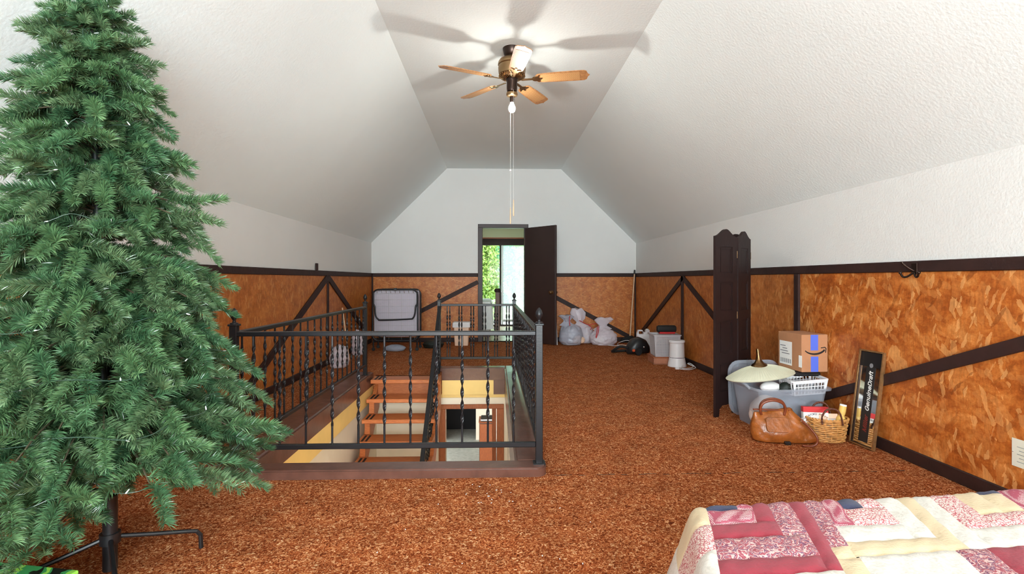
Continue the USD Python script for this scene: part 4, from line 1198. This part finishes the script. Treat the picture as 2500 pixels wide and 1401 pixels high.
wk = thing('wicker_basket', 'small oval wicker basket with dark twisted handles holding a knife box', 'basket', (2.315, 3.585, 0), rz=-12)
weave = []
nst = 20
for row in range(11):
    z = .010 + .0135 * row; g = 1 + .018 * row
    rx_, ry_ = .108 * g, .078 * g
    pts = []
    for i in range(nst * 4):
        a = i * 2 * PI / (nst * 4)
        k = 1 + .035 * math.sin(a * nst / 2 + row * PI)
        pts.append((rx_ * k * math.cos(a), ry_ * k * math.sin(a), z + .002 * math.sin(a * 5 + row)))
    weave.append(tube(pts, .0066, 5, closed=True))
obj('woven_sides', cat_(weave), M['wicker'], wk, smooth=True, kind='stuff')
obj('stakes', cat_([tube([(.107 * math.cos(a), .077 * math.sin(a), .004), (.13 * math.cos(a), .094 * math.sin(a), .155)], .0042, 5) for a in np.arange(nst) * 2 * PI / nst]), M['wicker'], wk, kind='stuff')
obj('rim', cat_([tube([(.132 * math.cos(a) + .004 * math.cos(a * 18 + p), .096 * math.sin(a), .157 + .005 * math.sin(a * 18 + p)) for a in np.linspace(0, 2 * PI, 120)[:-1]], .0052, 5, closed=True) for p in (0, PI)]), M['wicker'], wk, smooth=True)
obj('bottom', mv(lathe([(0, 0), (1, 0), (1, .006), (0, .006)], 32), (0, 0, 0)).apply_transform(np.diag([.106, .076, 1, 1])), M['wicker'], wk)
for y in (-.094, .090):
    hp = spline([(-.062, y, .13), (-.066, y * 1.06, .185), (-.035, y * 1.05, .232), (.01, y * 1.05, .238), (.045, y * 1.05, .21), (.066, y, .13)], 9)
    obj('handle', cat_([tube(hp + np.stack([0 * hp[:, 0], .003 * np.cos(np.arange(len(hp)) * .9 + p), .003 * np.sin(np.arange(len(hp)) * .9 + p)], 1), .0052, 6) for p in (0, PI)]), M['wicker_dark'], wk, smooth=True)
kb = thing('knife_box', 'white and red carton standing in the wicker basket', 'carton', (2.25, 3.605, .012), rz=-10)
obj('carton', mv(bx(-.082, .082, -.02, .02, 0, .175, .001), rx=-6), M['white_paper'], kb)
obj('red_band', mv(bx(-.0825, .0825, -.0205, .0205, .175, .212, .001), rx=-6), M['red_print'], kb)
tx = []
word = 'SANTOKU KNIFE'
for i, ch in enumerate(word):
    if ch == ' ':
        continue
    t = (i - 6) / 6; a = math.radians(-32 * t)
    g = meshkit.text_mesh(ch, .0125, .0005, bold=True); g.apply_translation([-g.bounds[:, 0].mean(), 0, 0])
    tx.append(mv(mv(g, (.066 * t, .158 - .026 * t * t, 0), rz=math.degrees(a)), (0, -.0205, 0), rx=90))
obj('lettering', mv(cat_(tx), rx=-6), M['carton_text'], kb)
lc = thing('paper_leaflet', 'pale pink and white printed leaflet in front of the knife box', 'leaflet', (2.325, 3.565, .03), rz=-8)
obj('sheet', mv(bx(-.062, .062, -.001, .001, 0, .155), rx=-10), M['pale_plastic'], lc)
obj('white_print', mv(bx(-.006, .058, -.0016, -.001, .02, .12), rx=-10), M['white_paper'], lc)
obj('text_lines', mv(cat_([bx(0, .05, -.002, -.0016, z, z + .003) for z in (.085, .095, .105, .118)]), rx=-10), M['grey_print'], lc)
yb = thing('yellow_bottle', 'yellow plastic lotion bottle with a white cap at the right end of the wicker basket', 'bottle', (2.385, 3.565, .05), rz=0)
tb = lambda m: mv(m, ry=10)
obj('body', tb(lathe([(0, 0), (.024, 0), (.03, .01), (.031, .09), (.027, .112), (.018, .125), (.018, .135), (0, .135)], 24)), M['yellow_plastic'], yb, smooth=40)
obj('cap', tb(lathe([(0, .135), (.020, .135), (.022, .15), (.022, .195), (0, .195)], 24)), M['yellow_plastic'], yb, smooth=40)
obj('cap_top', tb(lathe([(0, .195), (.022, .195), (.021, .205), (.0, .207)], 24)), M['white_plastic'], yb, smooth=40)

SGB, SGT = np.array([2.450, 3.532, .004]), np.array([2.530, 3.578, .640])
sg = thing('mirror_sign', 'narrow framed beer mirror with a black lettered band leaning on the right wall', 'mirror', tuple((SGB + [2.468, 3.33, .004]) / 2))
ax_u = np.array([.018, -.204, .0]); SW = .205; ax_u /= np.linalg.norm(ax_u)
ax_v = SGT - SGB; ax_v -= ax_u * (ax_v @ ax_u); SH = np.linalg.norm(ax_v); ax_v /= SH
ax_n = np.cross(ax_u, ax_v)
if ax_n[0] > 0:
    ax_n = -ax_n
# u runs towards the camera, v up the sign, n out of its face
MS = np.eye(4); MS[:3, 0], MS[:3, 1], MS[:3, 2], MS[:3, 3] = ax_u, ax_v, ax_n, SGB


def ons(m):
    m = m.copy(); m.apply_transform(MS)
    if np.linalg.det(MS[:3, :3]) < 0:
        m = trimesh.Trimesh(m.vertices, m.faces[:, ::-1], process=False) if m.volume < 0 else m
    return m


fo = sbox(0, 0, SW, SH); fi = sbox(.010, .010, SW - .010, SH - .010)
obj('frame', ons(ext_xy(fo.difference(fi), -.004, .018)), M['frame_gold'], sg, world=True)
obj('inner_lip', ons(ext_xy(fi.difference(sbox(.014, .014, SW - .014, SH - .014)), -.002, .012)), M['dark_bronze'], sg, world=True)
mg = obj('mirror_glass', ons(ext_xy(fi, .0, .004)), M['mirror'], sg, world=True)
band = sbox(.068, .035, .138, SH - .115).buffer(.004)
obj('black_band', ons(ext_xy(band, .004, .0048)), M['black_print'], mg, world=True)
obj('dark_backing', ons(ext_xy(sbox(.014, SH - .11, SW - .014, SH - .014), .004, .0046)), M['black_plastic'], mg, world=True)


def vtext(s, h, z0, shear):
    g = meshkit.text_mesh(s, h, .0006, bold=True)
    v = np.array(g.vertices); v[:, 0] += v[:, 1] * shear
    # text runs up the sign: its x becomes v, its y becomes -u (u is to the right when facing the sign)
    w = np.stack([.123 - v[:, 1] * 1.0, z0 + v[:, 0], .0049 + v[:, 2]], 1)
    return trimesh.Trimesh(w, g.faces, process=False), v[:, 0].max()


t1, e1 = vtext('Miller', .031, .095, .30)
obj('lettering', ons(t1), M['dim_red'], mg, world=True, label='red lettering Miller')
t2, e2 = vtext('GenuineDraft', .031, .0, .25)
s2 = (SH - .135 - .235) / e2
v = np.array(t2.vertices); v[:, 1] = .235 + v[:, 1] * s2
obj('lettering', ons(trimesh.Trimesh(v, t2.faces, process=False)), M['white_print'], mg, world=True, label='white lettering Genuine Draft')
em = Point(.103, SH - .10).buffer(.015)
obj('emblem', ons(ext_xy(em, .0046, .0054)), M['grey_print'], mg, world=True)

hk = thing('coat_hook', 'dark bronze double coat hook under the chair rail on the right wall', 'coat hook', (XR - .024, 3.085, 1.17))
obj('plate', bx(-.006, .0, -.022, .022, -.02, .05, .003), M['dark_bronze'], hk)
obj('upper_hook', tube(spline([(-.004, 0, .0), (-.03, .012, .02), (-.05, .03, .045), (-.055, .034, .058)], 7), .006, 8), M['dark_bronze'], hk, smooth=True)
for s in (-1, 1):
    obj('hook', tube(spline([(-.004, 0, -.005), (-.022, s * .03, -.032), (-.03, s * .055, -.034), (-.034, s * .07, -.012)], 7), .0062, 8), M['dark_bronze'], hk, smooth=True)
    obj('knob', mv(trimesh.creation.icosphere(2, .0095), (-.034, s * .07, -.010)), M['dark_bronze'], hk, smooth=True)
pn = thing('wall_notice', 'pale sheet with faint print tacked low on the right wall at the picture edge', 'notice', (XR - .011, 2.44, .20))
obj('sheet', bx(-.002, 0, -.09, .062, .006, .142), M['switch_plate'], pn)
obj('tack', mv(trimesh.creation.icosphere(1, .003), (-.003, .056, .075)), M['chrome'], pn)
obj('print', cat_([bx(-.0026, -.002, -.06, .036 - .01 * (i % 2), .03 + i * .018, .034 + i * .018) for i in range(5)]), M['vinyl_grey'], pn)

# ------------------------------------------------------------------ things at the far end, right
def trash_bag(label, loc, sx, sy, sz, seed, mat_, neck, rz=0, ties=()):
    t = thing('trash_bag', label, 'trash bag', loc, rz, group=None)
    obj('bag_body', blob(sx, sy, sz, seed, .12, 1.7, 4, crease=.07), mat_, t, smooth=40)
    nk = []
    nx, nz, nr, lean = neck
    for z, r in ((sz * .72, nr * 1.2), (sz * .86, nr * .55), (sz * .93, nr * .5), (sz + .02, nr * .95), (sz + nz * .6, nr * 1.2), (sz + nz, nr * .8)):
        u = (z - sz * .72) / (nz + sz * .28)
        nk.append([(nx + lean * u + r * (1 + .22 * math.sin(5 * a + seed)) * math.cos(a), r * .7 * math.sin(a), z + .015 * math.sin(3 * a + seed)) for a in np.linspace(0, 2 * PI, 33)[:-1]])
    obj('gathered_top', loft(nk, False, True), mat_, t, smooth=40)
    for pts in ties:
        obj('drawstring', tube(spline(pts, 8), .0065, 6), M['red_plastic'], t, smooth=True, label='red drawstring')
    return t


trash_bag('bluish clear trash bag with one red drawstring beside the open door', (1.31, 8.99, 0), .42, .46, .44, 4, M['bag_film_grey'], (-.06, .06, .10, -.02), ties=[[(-.04, -.16, .50), (-.055, -.2, .44), (-.05, -.235, .34)]])
trash_bag('clear trash bag with a tall loose top in the middle against the back wall', (1.60, 9.21, 0), .32, .34, .40, 9, M['bag_film'], (-.09, .20, .10, -.07), ties=[[(-.12, -.08, .40), (.0, -.16, .34), (.08, -.18, .345), (.2, -.17, .36)], [(.02, -.17, .33), (.07, -.2, .29), (.05, -.215, .25)]])
trash_bag('clear trash bag with a round knotted top rightmost of the pile', (1.86, 8.94, 0), .48, .40, .36, 14, M['bag_film'], (-.02, .10, .12, .03), ties=[[(-.13, -.15, .33), (-.15, -.2, .24), (-.17, -.225, .15)], [(-.11, -.17, .33), (-.13, -.215, .23), (-.165, -.23, .14)]])
for lb, loc, seed, mt in (('scrap of white and pink packaging inside the bluish trash bag', (1.44, 8.93, .03), 31, 'pale_plastic'), ('crumpled white paper in the rightmost trash bag', (1.78, 8.90, .03), 33, 'white_paper')):
    t = thing('crumpled_paper', lb, 'paper', loc); obj('paper_body', blob(.2, .12, .15, seed, .2, 3, 3), M[mt], t)
sk = thing('white_stick', 'thin white stick standing between the open door and the trash bags', 'stick', (1.065, 8.93, 0))
obj('rod', tube([(0, 0, .0), (-.01, .16, .72)], .009, 8), M['white_plastic'], sk)
bm3 = thing('broom', 'pale wooden broom handle with a black tip leaning in the back right corner', 'broom', (2.40, 9.24, 0))
obj('handle', tube([(0, 0, .10), (.107, .10, 1.215)], .0125, 12), M['pole_wood'], bm3, smooth=True)
obj('grip', tube([(.107, .10, 1.215), (.114, .107, 1.29)], .016, 12), M['black_plastic'], bm3, smooth=True)
obj('brush', loft([rrect(.30, .05, .02, 0, cx=-.03), rrect(.26, .045, .02, .07, cx=-.02), rrect(.09, .03, .012, .12)]), M['black_rubber'], bm3)
jg = thing('white_jug', 'white plastic jug with a moulded handle in the back right corner', 'jug', (2.40, 8.42, 0), rz=0)
jo = Polygon([(-.105, 0), (.105, 0), (.108, .19), (.085, .235), (.068, .248), (.068, .262), (.10, .262), (.10, .305), (.035, .305), (.035, .27), (.012, .262), (-.02, .305), (-.082, .305), (-.105, .25)]).buffer(-.006).buffer(.006)
ho = sbox(-.068, .245, -.008, .275).buffer(.008)
obj('bottle', cat_(ext_xz(jo.difference(ho).intersection(sbox(-1, .2, 1, 1)), -.03, .03), loft([rrect(.20, .12, .03, 0), rrect(.214, .134, .03, .01), rrect(.214, .134, .03, .17), rrect(.19, .09, .03, .222)])), M['white_plastic'], jg, smooth=30)
obj('cap', mv(lathe([(0, .0), (.026, 0), (.026, .03), (0, .03)], 20), (.068, 0, .29)), M['white_print'], jg, smooth=30)
vc = thing('canister_vacuum', 'black rounded vacuum cleaner with an orange detail on the floor near the back right corner', 'vacuum cleaner', (2.14, 7.80, 0), rz=15)
vl = []
for t, w, h in ((-.17, .05, .05), (-.15, .16, .13), (-.08, .24, .22), (.02, .26, .245), (.10, .24, .21), (.16, .16, .13), (.18, .06, .06)):
    vl.append([(t, w / 2 * np.sign(math.cos(a)) * abs(math.cos(a)) ** .7, .012 + h / 2 + h / 2 * np.sign(math.sin(a)) * abs(math.sin(a)) ** .7) for a in np.linspace(0, 2 * PI, 29)[:-1]])
obj('housing', loft(vl), M['black_plastic'], vc, smooth=50)
obj('badge', mv(trimesh.creation.icosphere(2, .014), (.03, -.13, .12)), M['chrome'], vc, smooth=True)
obj('wheel', mv(lathe([(0, -.02), (.05, -.02), (.055, -.01), (.055, .01), (.05, .02), (0, .02)], 24), (-.06, -.13, .056), rx=90), M['black_rubber'], vc, smooth=40)
obj('wheel', mv(lathe([(0, -.02), (.05, -.02), (.055, -.01), (.055, .01), (.05, .02), (0, .02)], 24), (-.06, .13, .056), rx=90), M['black_rubber'], vc, smooth=40)
obj('button', mv(lathe([(0, 0), (.022, 0), (.018, .02), (0, .022)], 16), (-.125, -.10, .07), rx=75), M['orange_plastic'], vc, smooth=40, label='orange release button')
obj('hose', tube(spline([(-.16, 0, .10), (-.28, .02, .12), (-.34, .12, .05), (-.28, .24, .022), (-.10, .26, .022), (.05, .22, .022)], 8), .02, 10), M['black_rubber'], vc, smooth=True)
ps = thing('power_strip', 'small cream power strip with white cords on the floor in front of the broom', 'power strip', (2.16, 8.62, 0), rz=28)
obj('strip', bx(-.035, .035, -.09, .09, .0, .035, .006), M['pale_plastic'], ps)
obj('sockets', cat_([bx(-.014, .014, y - .012, y + .012, .035, .0362) for y in (-.06, -.02, .02, .06)]), M['grey_print'], ps)
obj('cord', tube(spline([(0, .09, .02), (.05, .25, .012), (.2, .36, .03), (.33, .30, .06), (.42, .12, .02)], 8), .0055, 6), M['white_plastic'], ps, smooth=True)
obj('cord', tube(spline([(0, .09, .015), (-.1, .2, .008), (-.12, .4, .008), (.1, .5, .012)], 8), .0055, 6), M['white_plastic'], ps, smooth=True)
td = thing('wooden_tray', 'low tan wooden drawer box on the floor under the lattice basket', 'tray', (2.28, 7.0, 0), rz=-4)
obj('box_body', cat_(bx(-.18, .18, -.18, .18, .0, .012), bx(-.18, -.165, -.18, .18, .0, .085, .002), bx(.165, .18, -.18, .18, .0, .085, .002), bx(-.18, .18, -.18, -.165, .0, .085, .002), bx(-.18, .18, .165, .18, .0, .085, .002)), M['tray_wood'], td)
obj('lid_board', bx(-.19, .19, -.175, .185, .085, .097, .003), M['frame_wood'], td)
lb = thing('lattice_basket', 'pale grey plastic lattice basket standing on the wooden tray', 'basket', (2.29, 7.02, .097), rz=-4)
lat = lattice(.30, .345, .285, 24, 22)
lps = []
for off, ang in ((.13, 0), (.13, 90), (.13, 180), (.13, 270)):
    lps.append(mv(mv(ext_xz(lat, -.0015, .0015), (0, -off - .017, 0), rx=4), rz=ang))
obj('lattice_sides', cat_(lps), M['grey_plastic'], lb)
obj('rim', ext_xy(Polygon(rrect(.37, .37, .02, 0)[:, :2]).difference(Polygon(rrect(.335, .335, .016, 0)[:, :2])), .277, .29), M['grey_plastic'], lb)
obj('bottom', bx(-.145, .145, -.145, .145, 0, .004), M['grey_plastic'], lb)
rl = thing('black_pouch', 'rolled black pouch with a red underside lying across the lattice basket', 'pouch', (2.30, 6.96, .391), rz=0)
obj('roll', mv(loft([rrect(.075, .07, .03, -.125), rrect(.095, .085, .038, -.11), rrect(.10, .09, .04, 0), rrect(.095, .085, .038, .11), rrect(.075, .07, .03, .125)]), (0, 0, .066), ry=90), M['black_rubber'], rl, smooth=40)
obj('red_base', bx(-.10, .11, -.035, .035, 0, .03, .006), M['red_plastic'], rl)
gr_ = thing('clothes_pile', 'dull pale odds and ends heaped inside the lattice basket', 'cloth', (2.29, 7.02, .105)); obj('cloth', blob(.27, .27, .25, 41, .06, 2, 3), M['grey_cloth'], gr_, smooth=True)
hm = thing('white_humidifier', 'white round plastic humidifier with flared base standing in front of the lattice basket', 'humidifier', (2.345, 6.68, 0))
obj('base', lathe([(0, .0), (.112, .0), (.118, .006), (.116, .02), (.098, .11), (.096, .116), (0, .116)], 40), M['white_plastic'], hm, smooth=35)
obj('seam_band', lathe([(.0, .116), (.0945, .116), (.0945, .121), (0, .121)], 40), M['black_print'], hm, smooth=35)
obj('tank', lathe([(0, .121), (.096, .121), (.095, .16), (.091, .30), (.099, .31), (.10, .33), (.094, .338), (.085, .334), (0, .332)], 40), M['white_plastic'], hm, smooth=35)
obj('cord', mv(tube(spline([(.02, .07, .03), (-.02, .02, .008), (-.06, -.04, .006), (.04, -.10, .006), (.14, -.02, .008), (.17, .04, .012), (.13, .10, .05), (.11, .14, .04), (.15, .06, .02), (.10, .0, .008), (.0, -.02, .007), (-.02, .0, .007)], 8), .0052, 6), (.015, -.18, 0)), M['white_plastic'], hm, smooth=True)
obj('plug', bx(-.10, -.05, -.24, -.21, .0, .024, .004), M['white_plastic'], hm)

# ------------------------------------------------------------------ things at the far end, left
fb = thing('folding_bed', 'folded rollaway bed, pale grey mattress in a dark tubular frame, by the left wall', 'folding bed', (-1.56, 8.45, 0), rz=0)
for y0 in (-.13, .03):
    lp = []
    for x, s in ((-.34, .9), (-.33, .97), (-.2, 1.0), (.2, 1.0), (.33, .97), (.34, .9)):
        lp.append([(x, y0 + .05 + p[0], .58 + p[1]) for p in [(q[0], q[1]) for q in rrect(.125 * s, .74 * s, .05, 0)[:, :2]]])
    obj('mattress', loft(lp), M['mattress_print'], fb, smooth=40)
ft = rrect(.70, .80, .09, 0, 7)[:, :2]
fy = -.175
obj('frame_loop', tube([(p[0], fy, .56 + p[1]) for p in ft if True], .0125, 8, closed=True), M['iron'], fb, smooth=True)
obj('frame_loop', tube([(p[0], .16, .56 + p[1]) for p in ft], .0125, 8, closed=True), M['iron'], fb, smooth=True)
ul = spline([(-.335, fy - .02, .93), (-.335, fy - .025, .75), (-.315, fy - .03, .70), (-.30, fy - .03, .56), (-.26, fy - .03, .50), (-.20, fy - .03, .485), (.22, fy - .03, .50), (.28, fy - .03, .515), (.31, fy - .03, .58), (.325, fy - .025, .70), (.345, fy - .02, .75), (.345, fy - .02, .93)], 6)
obj('leg_loop', tube(ul, .0125, 8), M['iron'], fb, smooth=True)
wr_ = []
for z in (.30, .40, .50, .60, .70, .80, .90):
    wr_.append(tube([(-.345, fy + .004, z), (.345, fy + .004, z)], .0014, 4))
for x in np.linspace(-.30, .30, 4):
    wr_.append(tube([(x, fy + .004, .17), (x, fy + .004, .95)], .0014, 4))
obj('spring_mesh', cat_(wr_), M['vinyl_grey'], fb)
spr = []
for i, x in enumerate(np.linspace(-.28, .28, 9)):
    spr.append(tube([(x, fy - .003, .95), (x + .004, fy - .006, .905)], .0045, 5))
obj('springs', cat_(spr), M['chrome'], fb)
for x in (-.34, .34):
    for y in (fy, .16):
        obj('leg', tube([(x, y, .16), (x, y, .05)], .0125, 8), M['iron'], fb)
        obj('caster', mv(lathe([(0, -.011), (.025, -.011), (.028, 0), (.025, .011), (0, .011)], 16), (x, y, .028), rx=90), M['black_rubber'], fb, smooth=40)
obj('cross_bar', tube([(-.34, .0, .17), (.34, .0, .17)], .011, 8), M['iron'], fb)
obj('latch', bx(-.02, .03, fy - .03, fy, .945, .985, .004), M['black_plastic'], fb)
gb2 = thing('grey_bag', 'slack blue grey cloth bag lying under the folded bed', 'bag', (-1.56, 8.28, 0)); obj('bag_body', blob(.32, .2, .125, 51, .12, 2.2, 3), M['grey_cloth'], gb2, smooth=True)
db2 = thing('dark_heap', 'dark heap of cloth on the floor right of the folded bed', 'cloth', (-1.01, 8.66, 0)); obj('cloth', blob(.34, .3, .16, 55, .16, 2.4, 3), M['green_black'], db2, smooth=True)
pb = thing('peach_bin', 'pale peach plastic waste bin by the back wall left of the doorway', 'bin', (-.565, 8.98, 0), rz=0)
obj('body', loft([rrect(.22, .20, .02, .0), rrect(.225, .205, .02, .004), rrect(.265, .235, .025, .34), rrect(.25, .22, .02, .34), rrect(.21, .19, .015, .012)]), M['pale_plastic'], pb, smooth=35)
obj('lid', loft([rrect(.30, .26, .03, .31), rrect(.305, .265, .03, .33), rrect(.30, .26, .03, .385), rrect(.28, .24, .03, .395)]), M['white_cloth'], pb, smooth=35)
dsx = thing('dowel', 'thin dark stick leaning sideways against the back wall above the peach bin', 'stick', (-1.0, 9.37, .0))
obj('rod', tube([(-.02, .02, .0), (.02, .02, .62)], .010, 8), M['post_brown'], dsx)
wp = thing('white_pole', 'thin pale pole leaning on the left wall behind the railing', 'pole', (-2.02, 7.35, 0)); obj('rod', tube([(0, 0, 0), (-.13, .12, .72)], .010, 8), M['pole_wood'], wp)
for lb_, loc, s, seed in (('crumpled pale plastic bag on the floor between left wall and railing', (-1.98, 6.75, 0), (.24, .3, .36), 61), ('narrow crumpled white plastic bag beside the folded bed', (-2.03, 7.85, 0), (.2, .22, .46), 64)):
    t = thing('plastic_bag', lb_, 'plastic bag', loc); obj('bag_body', blob(*s, seed, .2, 2.4, 4, crease=.12), M['bag_film'], t, smooth=40)

# ------------------------------------------------------------------ bedroom and outdoors through the doorway
b2 = thing('white_covered_bed', 'bed under a hanging white cover beyond the doorway', 'bed', (-.55, 10.9, 0))
cv = []
for z, e in ((.16, .03), (.3, .02), (.5, .012), (.64, .0), (.685, -.02), (.70, -.06)):
    cv.append([(x * 1 + .012 * math.sin(i * 1.7 + z * 9) * (1 if z < .5 else 0), y, zz) for i, (x, y, zz) in enumerate(rrect(.98 + e * 2, 1.5 + e * 2, .06, z, 8))])
obj('cover', loft(cv, False, True), M['white_cloth'], b2, smooth=40)
obj('mattress', bx(-.47, .47, -.72, .72, .12, .64, .03), M['white_cloth'], b2)
obj('bed_frame', bx(-.46, .46, -.70, .70, .0, .14, .01), M['post_brown'], b2)
bpst = thing('wooden_post', 'tall brown wooden bedpost with a dark cap right of the white bed', 'post', (.055, 10.6, 0))
obj('shaft', loft([rrect(.10, .10, .012, 0), rrect(.095, .095, .012, .5), rrect(.085, .085, .012, .86)]), M['post_brown'], bpst, smooth=30)
obj('cap', lathe([(0, .86), (.055, .86), (.062, .88), (.06, .92), (.05, .935), (0, .94)], 24), M['dark_wood'], bpst, smooth=40)

gd = obj('ground', bx(-30, 30, Y2 + .12, 70, -.4, -.12), M['grass']); tag(stage.GetPrimAtPath(gd.path), 'sunlit grass ground outside the sliding door', 'ground', None, 'structure')
dk2 = thing('deck', 'pale sunlit deck boards outside the sliding door', 'deck', (.2, 14.0, -.12))
for i in range(16):
    obj('board', bx(-2.4, 2.6, Y2 + .13 + i * .145, Y2 + .13 + i * .145 + .138, -.09, -.045, .004), M['deck_boards'], dk2, world=True)
car = thing('pale_car', 'pale car parked outside seen through the left pane', 'car', (-.95, 24, -.12), rz=0)
side = Polygon([(-2.1, .25), (-2.15, .6), (-1.95, .82), (-1.2, .92), (-.55, 1.38), (.6, 1.40), (1.25, .95), (1.95, .86), (2.12, .62), (2.1, .25)]).buffer(.05)
for wx in (-1.3, 1.3):
    side = side.difference(Point(wx, .3).buffer(.38))
obj('car_body', ext_xz(side, -.85, .85), M['car_paint'], car, smooth=20)
obj('side_window', ext_xz(Polygon([(-1.0, .95), (-.5, 1.3), (.55, 1.32), (1.05, .97)]), -.86, .86), M['vinyl_grey'], car)
for wx in (-1.3, 1.3):
    for wy in (-.78, .78):
        w = obj('wheel', mv(lathe([(0, -.1), (.2, -.1), (.30, -.08), (.32, 0), (.30, .08), (.2, .1), (0, .1)], 24), (wx, wy, .32), rx=90), M['tyre'], car, smooth=40)
        obj('hubcap', mv(lathe([(0, -.115), (.17, -.11), (.19, -.09), (0, -.09)], 20), (wx, wy, .32), rx=90), M['chrome'], w, smooth=40)


def leaf_tree(name, label, loc, h, r, n, seed, mt, y_far):
    t = thing(name, label, 'tree', loc)
    rr = np.random.default_rng(seed)
    obj('trunk', tube([(0, 0, 0), (.1, 0, h * .4), (0, .1, h * .8)], [.12, .09, .03], 8), M['bark'], t, smooth=True)
    v, f = [], []
    cl = rr.normal(0, 1, (26, 3)); cl /= np.linalg.norm(cl, axis=1, keepdims=True); cl *= rr.uniform(.35, .95, (26, 1))
    for i in range(n):
        c = cl[i % 26] * [r, r, h * .5] + [0, 0, h * .56] + rr.normal(0, 1, 3) * [r * .22, r * .22, h * .11]
        a, b = rr.normal(0, 1, 3), rr.normal(0, 1, 3); a /= np.linalg.norm(a); b -= a * (a @ b); b /= np.linalg.norm(b)
        L = rr.uniform(.04, .075) * (1.5 if y_far else 1); k = len(v)
        v += [c - a * L, c + b * L * .45, c + a * L, c - b * L * .45]; f += [[k, k + 1, k + 2], [k, k + 2, k + 3]]
    o = obj('leaves', trimesh.Trimesh(np.array(v), np.array(f), process=False), M[mt], t, kind='stuff')


for i, (x, y, h, r, mt, lb_) in enumerate(((-1.5, 17.4, 4.4, 1.15, 'leaf_a', 'leafy green tree at the left edge of the view outside'), (.75, 21.5, 5.0, 1.35, 'leaf_b', 'bluish green tree behind the hazy pane outside'), (2.6, 18.0, 4.6, 1.25, 'leaf_a', 'green tree at the right edge of the view outside'),
                                           (-.9, 33, 7.5, 2.4, 'leaf_b', 'large bluish green tree far behind the pale car'), (4.4, 34, 8.0, 2.6, 'leaf_b', 'large bluish tree far behind on the right'), (-6.6, 33, 7.8, 2.6, 'leaf_a', 'large green tree far behind on the left'),
                                           (-.38, 16.0, 2.8, .45, 'leaf_c', 'young yellow green tree close outside the left pane'), (1.22, 16.0, 3.3, .5, 'leaf_c', 'yellow leaved young tree behind the right pane'))):
    leaf_tree('leafy_tree', lb_, (x, y, -.12), h, r, 16000 if y > 25 else 13000, 70 + i, mt, y > 25)
